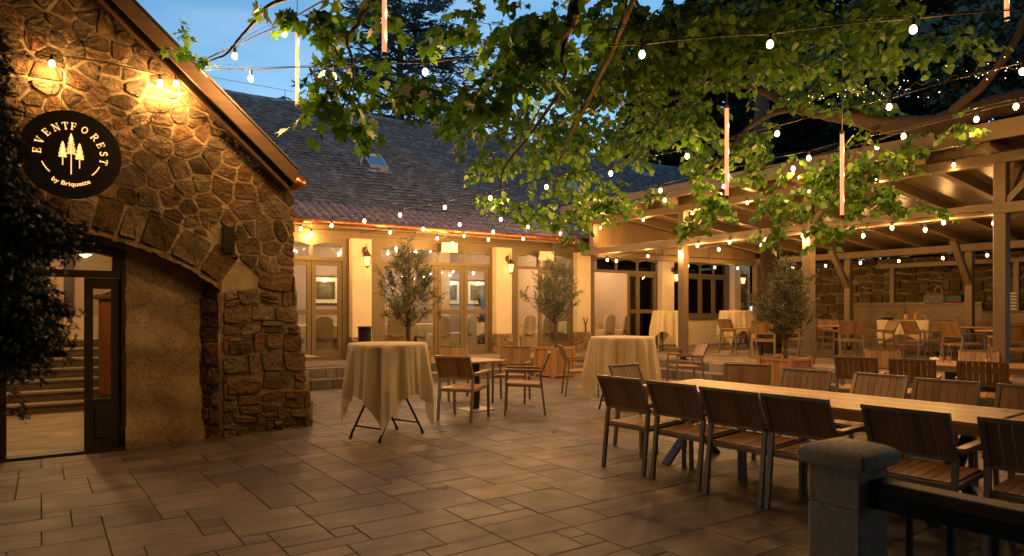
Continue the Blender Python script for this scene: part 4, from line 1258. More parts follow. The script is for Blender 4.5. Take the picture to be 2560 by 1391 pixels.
g2 = 'slatted armchairs around the table hidden by the right bar table'
cafe_table(9.25, 9.35, R(2), 'square teak table mostly hidden behind the right draped bar table')
chair(7.85, 9.25, (0.86, -0.5), 'armchair in side view left of the right draped bar table', g2)
chair(10.12, 8.85, (-0.86, 0.50), 'armchair in side view in front of the grey terrace steps', g2)
cafe_table(3.35, 11.15, R(0), 'square teak table corner peeking out behind the stone buttress')
# terrace sets
g3 = 'slatted armchairs around the terrace table left of the tree'
cafe_table(14.65, 10.4, R(0), 'square terrace table beside the big tree trunk', ZT)
chair(13.95, 9.85, (0.78, 0.62), 'terrace armchair seen from behind, in front of the big tree trunk', g3, ZT)
chair(14.75, 11.25, (-0.1, -1), 'terrace armchair facing us half hidden by the olive tree', g3, ZT)
g4 = 'slatted armchairs around the terrace table before the rear stone wall'
cafe_table(16.15, 9.35, R(10), 'square terrace table with steel base plate in front of the rear stone wall', ZT)
chair(15.50, 8.65, (0.72, 0.69), 'terrace armchair seen from behind, right of the middle pergola post', g4, ZT)
chair(15.25, 9.75, (0.97, -0.2), 'terrace armchair in side view behind the middle pergola post', g4, ZT)
chair(17.0, 9.95, (-0.72, -0.69), 'terrace armchair facing us behind the table with steel base plate', g4, ZT)
chair(16.45, 8.45, (-0.80, 0.6), 'terrace armchair in side view left of the draped serving trolley', g4, ZT)
chair(16.65, 7.55, (0.86, -0.5), 'terrace armchair in side view in front of the draped serving trolley', 'lone terrace armchair', ZT)
g5 = 'slatted armchairs around the terrace table with wine glasses'
cafe_table(17.25, 6.75, R(8), 'square terrace table holding two wine glasses', ZT, 0.9)
chair(15.75, 6.35, (0.84, -0.35), 'terrace armchair in side view left of the table with wine glasses', g5, ZT)
chair(17.75, 7.45, (-0.70, -0.71), 'terrace armchair facing us behind the two wine glasses', g5, ZT)
chair(17.0, 5.85, (-0.5, 0.86), 'terrace armchair partly hidden by the right pergola post', g5, ZT)
chair(14.2, 4.95, (0.8, 0.6), 'dark terrace armchair at the right picture edge behind the pergola post', 'terrace armchairs at the right edge', ZT)
chair(15.6, 5.3, (-0.8, -0.6), 'terrace armchair facing us at the right picture edge', 'terrace armchairs at the right edge', ZT)
cafe_table(14.95, 5.35, R(0), 'square terrace table at the right picture edge', ZT)

# ---- draped bar tables
def drape(name, Rt, a, ztop, rot, seed, parent=None, mat='cloth', zmin=0.02, rect=None, flare=0.05, shape=0.0):
    """square cloth of half side a over a round top of radius Rt (or rectangular rect=(hx,hy))"""
    r = random.Random(seed); n = 320; rows = 30
    ph = [r.uniform(0, 6.28) for _ in range(6)]
    V = []; Q = []
    def sq(t, hx, hy):
        c, s = abs(math.cos(t)), abs(math.sin(t)); return min(hx/c if c > 1e-6 else 9, hy/s if s > 1e-6 else 9)
    for j in range(rows+1):
        for i in range(n):
            t = 2*math.pi*i/n
            if rect: R0 = sq(t, *rect); edge = sq(t, rect[0]+a, rect[1]+a)
            else: R0 = Rt; edge = sq(t-rot, a, a)
            hang = edge - R0
            f = (j-4)/(rows-4) if j >= 4 else 0
            if j < 4:
                rr = R0 * (0.25 + 0.75*(j/4)) * 0.995; z = ztop + 0.002*math.sin(t*3+j)
            else:
                s = hang * f
                fold = (math.sin(11*t+ph[0]+0.6*math.sin(2*t)) * 0.5 + 0.32*math.sin(17*t+ph[1]+math.sin(3*t+ph[3])) + 0.30*math.sin(6*t+ph[2]) + 0.13*math.sin(31*t+ph[5]+2*math.sin(4*t)))
                amp = (0.012 + 0.075*min(1, s/0.5)) * sstep(s/0.08)
                rr = R0 + 0.010*sstep(s/0.02) + flare*sstep(s/0.9) + fold*amp
                # corner tips swing inwards a little
                z = ztop - 0.004 - s*0.985 + 0.012*math.sin(5*t+ph[4])*f
                if s > 0 and s < 0.03: z = ztop - s*0.7
            z = max(z, zmin)
            V.append((rr*math.cos(t), rr*math.sin(t), z))
    c0 = len(V)
    for j in range(rows):
        for i in range(n):
            A = j*n+i; B = j*n+(i+1) % n; Q.append((A, B, B+n, A+n))
    o = fast_mesh(name, V, Q, M[mat], parent, True)
    # inner disc
    return o
def bar_table(cx, cy, z, rot, seed, label, cl_label, Rt=0.455, fr=0.0):
    t = empty('bar_table', (cx, cy, z), fr, label, 'bar table', 'draped bar tables')
    m = MB(); m.lathe((0, 0, 0), [(Rt-0.004, 1.075), (Rt, 1.08), (Rt, 1.097), (Rt-0.004, 1.10)], 48); m.build('tabletop', M['white'], t)
    for k, (s, o) in enumerate(((1, 0.30), (-1, 0.26))):
        for y in (-0.24, 0.24):
            m = MB(); yy = y*(1 if k else 0.9)
            m.tube([(s*0.36, yy, 0.03), (s*0.345, yy, 0.06), (-s*0.02, yy, 0.62), (-s*0.27, yy, 1.07)], 0.014, 8)
            m.tube([(s*0.372, yy, 0.0), (s*0.355, yy, 0.035)], 0.018, 8)
            m.build('leg', M['black'], t)
        m = MB(); m.tube([(s*0.30, -0.23, 0.14), (s*0.30, 0.23, 0.14)], 0.011, 6); m.build('crossbar', M['black'], t); m = MB(); m.tube([(-s*0.2, -0.23, 0.93), (-s*0.2, 0.23, 0.93)], 0.011, 6); m.build('crossbar', M['black'], t)
    c = drape('tablecloth', Rt+0.004, 1.05, 1.108, rot - fr, seed)
    c.location = (cx, cy, z); c.rotation_euler = (0, 0, fr)
    tag(c, cl_label, 'tablecloth', 'cream cloths on the bar tables')
    # disc closing the middle
    m = MB(); m.lathe((0, 0, 0), [(Rt*0.3, 1.1065), (Rt*0.3, 1.1085)], 40); m.build('cloth_centre', M['cloth'], c)
# direction towards the camera from table 1
bar_table(3.40, 7.53, 0, math.atan2(-7.53, -3.40)+R(45)-R(8), 3, 'black folding bar table under cream cloth, left foreground', 'cream cloth with hanging points over the left foreground bar table', fr=R(20))
bar_table(7.03, 7.33, 0, R(75), 8, 'folding bar table under cream cloth behind the far end of the long table', 'cream cloth over the bar table behind the far end of the long table', fr=R(70))
bar_table(14.42, 13.15, ZT, R(20), 12, 'draped bar table on the terrace behind the left pergola post', 'cream cloth on the terrace bar table behind the left pergola post', fr=R(40))
bar_table(16.72, 12.7, ZT, R(62), 15, 'draped bar table on the terrace below the right window', 'cream cloth on the terrace bar table below the right window', fr=R(10))
def small(name, p, label, cat, parts, group=None, rz=0):
    t = empty(name, p, rz, label, cat, group)
    for nm, mb, mt, sm in parts: mb.build(nm, mt, t, sm)
    return t
def lathe_mb(prof, seg=16, c=(0,0,0)): m = MB(); m.lathe(c, prof, seg); return m
# sunglasses on the right bar table
m = MB()
for s in (-1, 1):
    m.tube([(s*0.035+0.022*math.cos(a*0.6), 0, 0.022+0.018*math.sin(a*0.6)) for a in range(11)], 0.003, 5)
    m.tube([(s*0.06, 0, 0.03), (s*0.062, 0.12, 0.012)], 0.0025, 5)
m.tube([(-0.012, 0, 0.028), (0.012, 0, 0.028)], 0.002, 5)
small('sunglasses', (7.22, 7.42, 1.109), 'black sunglasses lying on the cloth of the right foreground bar table', 'sunglasses', [('spectacle_frame', m, M['black'], False)], rz=R(50))
for (x, y), lb in (((14.42, 13.15), 'small glass ashtray on the terrace bar table behind the pergola post'), ((16.72, 12.7), 'small glass ashtray on the terrace bar table below the right window')):
    small('ashtray', (x, y, ZT+1.109), lb, 'ashtray', [('bowl', lathe_mb([(0.05, 0), (0.06, 0.03), (0.052, 0.03), (0.045, 0.012)]), M['steel'], True)], 'ashtrays on the bar tables')

# ---- planters and olive trees
def planter(x, y, z, rz, label, s=0.60, h=0.66):
    t = empty('planter_box', (x, y, z), rz, label, 'planter', 'pine planter boxes with olive trees')
    for sx in (-1, 1):
        for sy in (-1, 1): m = MB(); m.cbox((sx*s/2-0.035, sy*s/2-0.035, 0.0), (sx*s/2+0.035, sy*s/2+0.035, h+0.03), 0.005); m.build('corner_post', M['planter'], t)
    m = MB(); n = 6; w = (s-0.08)/n
    for i in range(n):
        a = -s/2+0.04+w*i
        for sy in (-1, 1):
            m.cbox((a+0.003, sy*s/2-0.012, 0.05), (a+w-0.003, sy*s/2+0.012, h-0.05), 0.004)
            m.cbox((sy*s/2-0.012, a+0.003, 0.05), (sy*s/2+0.012, a+w-0.003, h-0.05), 0.004)
    m.build('side_boards', M['planter'], t)
    for z0, z1 in ((0.03, 0.085), (h-0.05, h)):
        m = MB()
        for sy in (-1, 1):
            m.cbox((-s/2+0.036, sy*s/2-0.024, z0), (s/2-0.036, sy*s/2+0.024, z1)); m.cbox((sy*s/2-0.024, -s/2+0.036, z0), (sy*s/2+0.024, s/2-0.036, z1))
        m.build('rail', M['planter'], t)
    m = MB(); m.box((-s/2+0.02, -s/2+0.02, 0.03), (s/2-0.02, s/2-0.02, h-0.08)); m.build('soil', M['soil'], t)
PL = [(5.90, 12.15, 0, 'pine planter box hidden behind the left bar table'), (9.52, 12.12, 0, 'pine planter box with slatted sides in front of the restaurant steps'),
      (10.75, 7.15, 0, 'pine planter box at the terrace step beside the middle pergola post')]
for x, y, z, lb in PL: planter(x, y, z, R(2), lb)

# ---- litter bin, lanterns, speakers, forked branch
m = lathe_mb([(0.13, 0.0), (0.135, 0.02), (0.135, 0.30), (0.142, 0.31), (0.142, 0.33), (0.135, 0.34), (0.135, 0.68), (0.145, 0.70), (0.145, 0.715), (0.125, 0.73)], 28)
m2 = lathe_mb([(0.125, 0.73), (0.15, 0.745), (0.152, 0.77), (0.14, 0.78), (0.09, 0.785)], 28)
small('litter_bin', (5.62, 13.62, ZT), 'round black metal bin standing in front of the first cream pillar', 'bin', [('body', m, M['black'], False), ('lid', m2, M['black'], False)])
def lantern():
    t = empty('wall_lantern', (0, 0, 0))
    m = MB(); m.rings([[(0.055*math.cos(k*math.pi/8), yy, 0.23+0.085*math.sin(k*math.pi/8)) for k in range(16)] for yy in (0.001, -0.018)])
    m.tube([(0, -0.015, 0.24), (0, -0.05, 0.30), (0, -0.11, 0.32), (0, -0.16, 0.29), (0, -0.17, 0.22)], [0.012, 0.012, 0.011, 0.011, 0.010], 8)
    m.tube([(0, -0.015, 0.20), (0, -0.04, 0.17), (0, -0.075, 0.19), (0, -0.07, 0.22)], 0.007, 6)
    m.tube([(0, -0.11, 0.32), (0, -0.125, 0.37), (0, -0.15, 0.39)], 0.006, 6)
    m.build('bracket', M['rustic'], t)
    m = MB(); c = Vector((0, -0.17, 0))
    def hx(r, z, o=0): return [c + Vector((r*math.cos(k*math.pi/3+o), r*math.sin(k*math.pi/3+o), z)) for k in range(6)]
    m.rings([hx(0.118, 0.085), hx(0.115, 0.095), hx(0.055, 0.165), hx(0.045, 0.185), hx(0.02, 0.21), hx(0.008, 0.235)])
    m.build('cap', M['rustic'], t)
    m = MB()
    for k in range(6):
        a = k*math.pi/3
        m.tube([c+Vector((0.055*math.cos(a), 0.055*math.sin(a), -0.135)), c+Vector((0.096*math.cos(a), 0.096*math.sin(a), 0.088))], 0.0055, 5)
    m.rings([hx(0.062, -0.145), hx(0.062, -0.13)]); m.rings([hx(0.03, -0.165), hx(0.045, -0.1455)]); m.tube([c+Vector((0, 0, -0.165)), c+Vector((0, 0, -0.20))], [0.012, 0.004], 6)
    m.build('cage', M['rustic'], t)
    m = MB(); m.rings([hx(0.053, -0.128), hx(0.092, 0.083)], cap=False); m.build('lantern_glass', M['lantern_glow_glass'], t)
    m = MB(); m.lathe(c, [(0.012, -0.06), (0.022, -0.03), (0.024, 0.0), (0.016, 0.03), (0.01, 0.05)], 10); m.build('candle_bulb', M['lantern_glow'], t, True)
    return t
def mat_frost():
    m, n, l, b = nt('frosted_lantern_glass')
    b.inputs['Base Color'].default_value = (0.9, 0.75, 0.5, 1); b.inputs['Roughness'].default_value = 0.4
    b.inputs['Emission Color'].default_value = (1, 0.60, 0.25, 1); b.inputs['Emission Strength'].default_value = 1.1
    tr = n.new('ShaderNodeBsdfTransparent'); mx = n.new('ShaderNodeMixShader'); mx.inputs[0].default_value = 0.5
    l.new(tr.outputs[0], mx.inputs[1]); l.new(b.outputs[0], mx.inputs[2]); l.new(mx.outputs[0], n['Material Output'].inputs[0])
    m.cycles.emission_sampling = 'NONE'
    return m
M['lantern_glow_glass'] = mat_frost()
lan = lantern()
spots = [((6.08, 14.75, 2.62), 0, 'lit wall lantern on the first cream pillar, left of the tall olive tree'),
         ((10.02, 14.75, 2.60), 0, 'lit wall lantern on the second cream pillar, between the two olive trees'),
         ((16.28, 14.75, 2.52), 0, 'lit wall lantern on the cream pillar beside the left pergola post'),
         ((19.80, 14.93, 2.52), 0, 'lit wall lantern at the far corner by the yellowish stone wall')]
for i, (p, a, lb) in enumerate(spots):
    o = lan if i == 0 else copy_tree(lan)
    o.location = p; tag(o, lb, 'wall lantern', 'wall lanterns along the facade')
    lamp('lantern_lamp', (p[0], p[1]-0.17, p[2]-0.03), 16, 0.03)
def speaker():
    t = empty('wall_speaker', (0, 0, 0))
    m = MB(); m.hexa([(-0.2,-0.10,-0.11),(0.2,-0.10,-0.11),(0.16,0.10,-0.10),(-0.16,0.10,-0.10),(-0.2,-0.10,0.13),(0.2,-0.10,0.13),(0.16,0.10,0.11),(-0.16,0.10,0.11)])
    m.build('cabinet', M['white'], t)
    m = MB(); m.cbox((-0.18, -0.115, -0.095), (0.18, -0.101, 0.115), 0.006); m.build('grille', M['white'], t)
    m = MB(); m.box((-0.03, 0.09, -0.04), (0.03, 0.16, 0.04)); m.build('bracket', M['white'], t)
    return t
sp = speaker()
for i, (p, rz, lb) in enumerate([((8.28, 14.75, 3.03), R(-18), 'white speaker box above the doors between the first and second pillar'), ((11.28, 14.75, 2.96), R(-18), 'white speaker box above the open door beside the second olive tree')]):
    o = sp if i == 0 else copy_tree(sp)
    o.location = p; o.rotation_euler = (R(8), 0, rz); tag(o, lb, 'speaker', 'white wall speakers')
m = MB(); m.tube([(0, 0, 0), (0.01, 0, 0.12), (0, 0, 0.2), (-0.05, 0, 0.31), (-0.07, 0, 0.40)], [0.022, 0.02, 0.02, 0.016, 0.012], 7); m.tube([(0, 0, 0.18), (0.05, 0, 0.29), (0.085, 0, 0.40)], [0.018, 0.015, 0.012], 7)
tag(m.build('forked_branch', M['bark_l']), 'forked bare branch standing on the stone plinth of the third pillar', 'branch').location = (12.66, 14.69, ZT+0.51)

# ---- serving trolley with cloth
tc = empty('serving_trolley', (18.15, 8.55, ZT), R(0), 'serving trolley on castors in front of the boarded half wall', 'trolley')
m = MB(); m.box((-0.35, -0.62, 0.84), (0.35, 0.62, 0.86)); m.build('tabletop', M['steel'], tc)
for sx in (-1, 1):
    for sy in (-1, 1):
        m = MB(); m.tube([(sx*0.30, sy*0.55, 0.09), (sx*0.30, sy*0.55, 0.84)], 0.013, 8); l_ = m.build('leg', M['steel'], tc)
        m = MB(); m.rings([[(sx*0.30+0.045*math.cos(k*math.pi/6), sy*0.55+yy, 0.045+0.045*math.sin(k*math.pi/6)) for k in range(12)] for yy in (-0.012, 0.012)]); m.build('castor', M['black'], l_)
m = MB(); m.box((-0.30, -0.55, 0.25), (0.30, 0.55, 0.27)); m.build('shelf', M['steel'], tc)
c = drape('tablecloth', 0, 0.36, 0.868, 0, 4, rect=(0.36, 0.63), flare=0.03); c.location = (18.15, 8.55, ZT)
m = MB(); m.box((-0.12, -0.2, 0.864), (0.12, 0.2, 0.867)); m.build('cloth_centre', M['cloth'], c)
tag(c, 'cream cloth over the serving trolley under the pergola', 'tablecloth')
zt_ = ZT + 0.87
small('serving_bowl', (18.0, 9.0, zt_), 'shallow black bowl on the serving trolley', 'bowl', [('bowl_body', lathe_mb([(0.10, 0), (0.15, 0.05), (0.16, 0.06), (0.145, 0.06), (0.05, 0.015)], 24), M['black'], True)])
gm_ = mat_simple('green_leaf_garnish', (0.03, 0.22, 0.03), 0.4, bmp=0)
m = MB(); rq = random.Random(2)
for k in range(26):
    p = Vector((rq.gauss(0, .05), rq.gauss(0, .07), 0.05+rq.random()*0.09)); q = p+Vector((rq.gauss(0, .03), rq.gauss(0, .03), .05)); m.poly([p, p+Vector((.02, .015, .02)), q, p+Vector((-.02, .015, .02))])
tag(m.build('green_leaves', gm_), 'bunch of green leaves standing behind the black bowl on the trolley', 'leaves').location = (18.1, 8.95, zt_+0.05)
jm_ = mat_simple('amber_jar', (0.45, 0.22, 0.06), 0.2, bmp=0)
small('jar', (18.0, 8.55, zt_), 'amber jar with a dark spoon on the serving trolley', 'jar', [('jar_body', lathe_mb([(0.05, 0), (0.055, 0.02), (0.055, 0.12), (0.045, 0.14), (0.045, 0.15)]), jm_, True), ('spoon', (lambda q: (q.tube([(0, 0, 0.03), (-0.05, 0.03, 0.32)], 0.008, 6), q)[1])(MB()), M['black'], False)])
small('jar', (18.05, 8.35, zt_), 'slim amber jar with a pale spoon on the serving trolley', 'jar', [('jar_body', lathe_mb([(0.04, 0), (0.045, 0.02), (0.04, 0.13), (0.03, 0.16)]), jm_, True), ('spoon', (lambda q: (q.tube([(0, 0, 0.03), (0.03, -0.04, 0.27)], 0.006, 6), q)[1])(MB()), M['steel'], False)])
rm_ = mat_simple('red_petals', (0.55, 0.05, 0.03), 0.5, bmp=0)
m = MB()
for k in range(30):
    p = Vector((rq.gauss(0, .03), rq.gauss(0, .08), 0.12+rq.random()*0.07)); m.poly([p, p+Vector((.02, .02, .015)), p+Vector((.0, .03, .03)), p+Vector((-.02, .015, .02))])
small('cake_stand', (18.1, 8.12, zt_), 'footed stand with red fruit on the serving trolley', 'cake stand', [('foot', lathe_mb([(0.06, 0), (0.02, 0.015), (0.015, 0.09), (0.13, 0.115), (0.13, 0.12)], 20), M['steel'], True), ('fruit', m, rm_, False)])
# things on the ledge
small('handbag', (19.62, 8.62, 1.652), 'patterned black and white handbag with tan handle on the half wall', 'handbag',
      [('bag_body', (lambda q: (q.cbox((-0.09, -0.30, 0), (0.09, 0.22, 0.26), 0.03), q)[1])(MB()), M.setdefault('bag', mat_stone('patterned_fabric', [(0.02,0.02,0.02),(0.4,0.38,0.34)], bs=30)), False),
       ('bag_handle', (lambda q: (q.tube([(0, -0.12+0.10*math.cos(a*math.pi/8), 0.24+0.24*math.sin(a*math.pi/8)) for a in range(9)], 0.014, 6), q)[1])(MB()), M['teak_seat'], True)])
small('dark_case', (19.62, 8.1, 1.652), 'dark green case lying on the half wall', 'case', [('case_body', (lambda q: (q.cbox((-0.1, -0.2, 0.03), (0.1, 0.2, 0.24), 0.02), q)[1])(MB()), mat_simple('dark_green', (0.01,0.03,0.015), 0.5), False)])
tag((lambda q: (q.cbox((19.5, 7.75, 1.652), (19.68, 8.2, 1.675), 0.004), q)[1])(MB()).build('red_folder', mat_simple('red_card', (0.5,0.02,0.02), 0.5)), 'flat red folder lying on the half wall under the dark green case', 'folder')
def zig():
    m, n, l, b = nt('zigzag_paper'); v = vec(n, l)
    sp_ = n.new('ShaderNodeSeparateXYZ'); l.new(v, sp_.inputs[0])
    tri = math_n(n, l, 'PINGPONG', math_n(n, l, 'MULTIPLY', sp_.outputs[1], 1.0), 0.03)
    s = math_n(n, l, 'FRACT', math_n(n, l, 'MULTIPLY', math_n(n, l, 'ADD', sp_.outputs[2], tri), 13.0))
    l.new(ramp(n, l, math_n(n, l, 'GREATER_THAN', s, 0.5), [(0.4, (0.01,)*3), (0.6, (0.6, 0.55, 0.45))]), b.inputs['Base Color']); return m
def speck():
    m, n, l, b = nt('speckled_paper'); v = vec(n, l)
    l.new(ramp(n, l, noise(n, l, v, 28, 2), [(0.6, (0.01,)*3), (0.66, (0.5, 0.45, 0.35))]), b.inputs['Base Color']); return m
for (y, mt, lb) in ((7.12, speck(), 'tall speckled black gift bag on the low ledge'), (6.85, zig(), 'tall gift bag with zigzag pattern on the low ledge')):
    small('gift_bag', (19.6, y-0.05, 1.477), lb, 'gift bag', [('bag_body', (lambda q: (q.cbox((-0.07, -0.10, 0), (0.07, 0.10, 0.46), 0.004), q)[1])(MB()), mt, False)], 'gift bags on the ledge')
small('utensil_basket', (19.55, 5.75, 1.477), 'dark basket of utensils at the right end of the ledge', 'basket', [('basket_body', lathe_mb([(0.09, 0), (0.12, 0.14), (0.11, 0.14)]), M['black'], False), ('utensils', (lambda q: ([q.tube([(0, 0, 0.05), (rq.uniform(-.08, .08), rq.uniform(-.1, .1), 0.27)], 0.006, 5) for _ in range(7)], q)[1])(MB()), M['steel'], False)])
# bottles and glasses
def mat_clear(name, tint):
    m, n, l, b = nt(name); n.remove(b)
    tr = n.new('ShaderNodeBsdfTransparent'); tr.inputs[0].default_value = (*tint, 1)
    gl = n.new('ShaderNodeBsdfGlossy'); gl.inputs['Roughness'].default_value = 0.05
    lw_ = n.new('ShaderNodeLayerWeight'); lw_.inputs[0].default_value = 0.35
    mx = n.new('ShaderNodeMixShader'); l.new(math_n(n, l, 'ADD', math_n(n, l, 'MULTIPLY', lw_.outputs[0], 0.5), 0.06), mx.inputs[0]); l.new(tr.outputs[0], mx.inputs[1]); l.new(gl.outputs[0], mx.inputs[2]); l.new(mx.outputs[0], n['Material Output'].inputs[0]); return m
M['clear'] = mat_clear('clear_glass', (0.9, 0.93, 0.92))
M['cap_red'] = mat_simple('red_cap', (0.6, 0.08, 0.06), 0.4, bmp=0); M['label_pink'] = mat_simple('pink_label', (0.55, 0.22, 0.2), 0.5, var=0.5, scale=60, bmp=0)
def bottle(p, lb, grp, cap='cap_red'):
    return small('glass_bottle', p, lb, 'bottle', [('bottle_body', lathe_mb([(0.03, 0), (0.033, 0.01), (0.033, 0.10), (0.027, 0.15), (0.014, 0.20), (0.013, 0.235)], 20), M['clear'], True),
        ('label', (lambda q: (q.lathe((0, 0, 0), [(0.0337, 0.03), (0.0337, 0.085)], 20, False), q)[1])(MB()), M['label_pink'], True),
        ('cap', lathe_mb([(0.014, 0.23), (0.015, 0.25), (0.012, 0.256)], 12), M[cap], True)], grp)
zb = 0.749
bt = [G(2354, 906, 0.75), G(2373, 906, 0.75), G(2474, 908, 0.75)]
bottle((bt[0].x, bt[0].y, zb), 'red capped glass bottle, left one of the pair on the rear teak table', 'bottles on the rear teak table')
bottle((bt[1].x, bt[1].y, zb), 'grey capped glass bottle, right one of the pair on the rear teak table', 'bottles on the rear teak table', 'steel')
bottle((bt[2].x, bt[2].y, zb), 'single red capped glass bottle near the right end of the rear teak table', 'bottles on the rear teak table')
b4 = G(2466, 908, 0.75)
small('blue_tube', (b4.x, b4.y, zb), 'small blue and white tube standing beside the single bottle', 'tube', [('tube_body', lathe_mb([(0.012, 0.0), (0.012, 0.06)], 10), M['white'], False), ('tube_top', lathe_mb([(0.012, 0.06), (0.006, 0.12)], 10), mat_simple('blue_plastic', (0.03, 0.2, 0.45), 0.4), False)])
b5 = G(2325, 902, 0.75)
m = MB()
for k in range(16):
    p = Vector((rq.gauss(0, .07), rq.gauss(0, .05), 0.002+rq.random()*0.03)); m.poly([p, p+Vector((.04, .01, .01)), p+Vector((.03, .04, .02)), p+Vector((-.01, .03, .0))])
tag(m.build('crumpled_napkins', M['white']), 'crumpled white napkins left of the bottle pair', 'napkins').location = (b5.x+0.1, b5.y-0.05, zb)
def wineglass(p, lb):
    return small('wine_glass', p, lb, 'wine glass', [('glass_bowl', (lambda q: (q.lathe((0, 0, 0), [(0.004, 0.09), (0.03, 0.11), (0.042, 0.15), (0.040, 0.19), (0.032, 0.225)], 18, False), q)[1])(MB()), M['clear'], True),
      ('stem', lathe_mb([(0.035, 0), (0.034, 0.003), (0.004, 0.008), (0.0035, 0.09)], 14), M['clear'], True)], 'wine glasses on the terrace table')
wineglass((17.0, 6.95, ZT+0.749), 'left wine glass standing on the far terrace table'); wineglass((17.45, 6.42, ZT+0.749), 'right wine glass standing on the far terrace table')

# ---- foreground post and rail
pc = empty('concrete_post', (3.155, 1.765, 0), 0, 'grey concrete fence post with a domed cap in the right foreground', 'post')
S = 0.165
m = MB()
for k in range(4):
    m.cbox((-0.125, -0.125, 0.262*k-0.20+0.003), (0.125, 0.125, 0.262*(k+1)-0.20-0.003), 0.006)
m.box((-0.118, -0.118, -0.15), (0.118, 0.118, 0.84-0.07)); m.build('shaft', M['conc'], pc)
m = MB(); rs = []; nq = 10
def capring(k, z):
    o = []
    for sx, sy in ((1, 1), (-1, 1), (-1, -1), (1, -1)):
        for j in range(4):
            a = math.atan2(sy, sx) + R(-45 + 30*j); o.append((sx*(S*k-0.014)+0.014*math.cos(a), sy*(S*k-0.014)+0.014*math.sin(a), z))
    return o
prof = [(0.93, 0.772), (0.985, 0.777), (1.0, 0.79), (1.0, 0.822), (0.985, 0.836), (0.93, 0.846), (0.75, 0.862), (0.5, 0.874), (0.25, 0.88)]
m.rings([capring(k, z) for k, z in prof]); m.build('cap', M['conc'], pc, True)
fr = empty('rail_fence', (3.15, 0.0, 0), 0, 'black metal fence with a heavy worn wooden handrail beside the concrete post', 'fence')
m = MB(); m.cbox((-0.05, -2.0, 0.665), (0.065, 1.638, 0.725), 0.008); m.build('handrail', mat_wood('worn_rail', (0.10, 0.07, 0.035), 1, 0.7, 0, 1.0, 0.7), fr)
m = MB(); m.box((-0.045, -2.0, 0.60), (0.055, 1.638, 0.664)); m.box((-0.02, -2.0, 0.06), (0.02, 1.638, 0.09)); m.build('flat_bar', M['black'], fr)
for k in range(14):
    m = MB(); m.box((-0.011, 1.47-0.165*k, 0.09), (0.011, 1.492-0.165*k, 0.60)); m.build('baluster', M['black'], fr)

# ---- interior of the restaurant
def covered_chair():
    t = empty('covered_chair', (0, 0, 0))
    m = MB()
    def rr(w, y0, y1, z): return [(-w, y0, z), (w, y0, z), (w, y1, z), (-w, y1, z)]
    m.rings([rr(0.26, -0.27, 0.28, 0.0), rr(0.235, -0.245, 0.25, 0.3), rr(0.225, -0.235, 0.235, 0.47), rr(0.20, -0.22, 0.22, 0.49)])
    m.build('skirt', M['cover'], t)
    m = MB(); pts = []
    for k in range(9):
        a = math.pi*k/8; pts.append((0.21*math.cos(a), 0.86+0.10*math.sin(a)))
    prof = [(0.225, 0.40)] + [(0.225, 0.7)] + pts + [(-0.225, 0.7), (-0.225, 0.40)]
    m.rings([[(x, -0.20-0.10*(z-0.4), z) for x, z in prof], [(x*1.02, -0.235-0.12*(z-0.4), z) for x, z in prof], [(x, -0.27-0.12*(z-0.4), z) for x, z in prof]])
    m.build('back_cover', M['cover'], t)
    m = MB(); m.tube([(-0.24, -0.25, 0.52), (-0.1, -0.30, 0.46), (0, -0.31, 0.42), (0.1, -0.30, 0.46), (0.24, -0.25, 0.52)], [0.02, 0.03, 0.035, 0.03, 0.02], 8); m.build('sash', M['cover'], t)
    return t
cc = covered_chair(); first = [1]
def cchair(x, y, f, lb):
    o = cc if first[0] else copy_tree(cc); first[0] = 0
    o.location = (x, y, ZT+0.013); o.rotation_euler = (0, 0, face(*f)); tag(o, lb, 'covered chair', 'fabric covered chairs inside the restaurant')
def dining(x, y, w, lb):
    t = empty('dining_table', (x, y, ZT+0.013), 0, lb, 'dining table', 'dining tables inside the restaurant')
    m = MB(); m.box((-w, -0.45, 0.70), (w, 0.45, 0.73)); m.build('tabletop', M['int_wood'], t)
    m = MB(); m.box((-0.06, -0.06, 0.0), (0.06, 0.06, 0.70)); m.box((-0.35, -0.3, 0.0), (0.35, 0.3, 0.03)); m.build('pedestal', M['black'], t)
    c = drape('tablecloth', 0, 0.32, 0.737, 0, int(x*7), rect=(w+0.005, 0.455), flare=0.03); c.location = (x, y, ZT+0.013)
    m = MB(); m.box((-w*0.3, -0.14, 0.730), (w*0.3, 0.14, 0.734)); m.build('cloth_centre', M['cloth'], c)
    tag(c, lb.replace('dining table', 'cloth on the dining table'), 'tablecloth', 'cloths on the dining tables')
    q = MB()
    for k in range(3): q.lathe((-w*0.5+k*w*0.5, 0.1, 0.738), [(0.03, 0), (0.004, 0.006), (0.004, 0.08), (0.035, 0.12), (0.03, 0.17)], 10)
    tag(q.build('glassware', M['clear']), 'drinking glasses on the ' + lb, 'glasses', 'glassware inside').location = (x, y, ZT+0.013)
dining(6.0, 17.0, 0.7, 'dining table seen through the leftmost glass doors'); dining(8.45, 17.0, 0.8, 'dining table behind the first olive tree')
dining(11.4, 16.9, 0.7, 'dining table behind the second olive tree'); dining(14.2, 16.9, 0.8, 'dining table seen through the open doors')
cchair(5.55, 16.15, (0.1, 1), 'covered chair seen through the leftmost glass doors'); cchair(6.5, 17.7, (-.2, -1), 'covered chair behind the table in the leftmost doors')
cchair(8.70, 16.1, (0.1, 1), 'covered chair in the middle of the first wide glazed bay'); cchair(7.6, 16.3, (0.5, 1), 'covered chair low behind the first olive tree'); cchair(9.6, 16.5, (-0.8, 0.6), 'covered chair at the right pane of the first wide bay')
cchair(10.75, 15.75, (0.3, 1), 'covered chair in the open doorway by the second olive tree'); cchair(11.3, 15.85, (-0.1, 1), 'covered chair right of the one in the open doorway'); cchair(12.1, 16.1, (-0.3, 1), 'covered chair behind the second olive tree foliage')
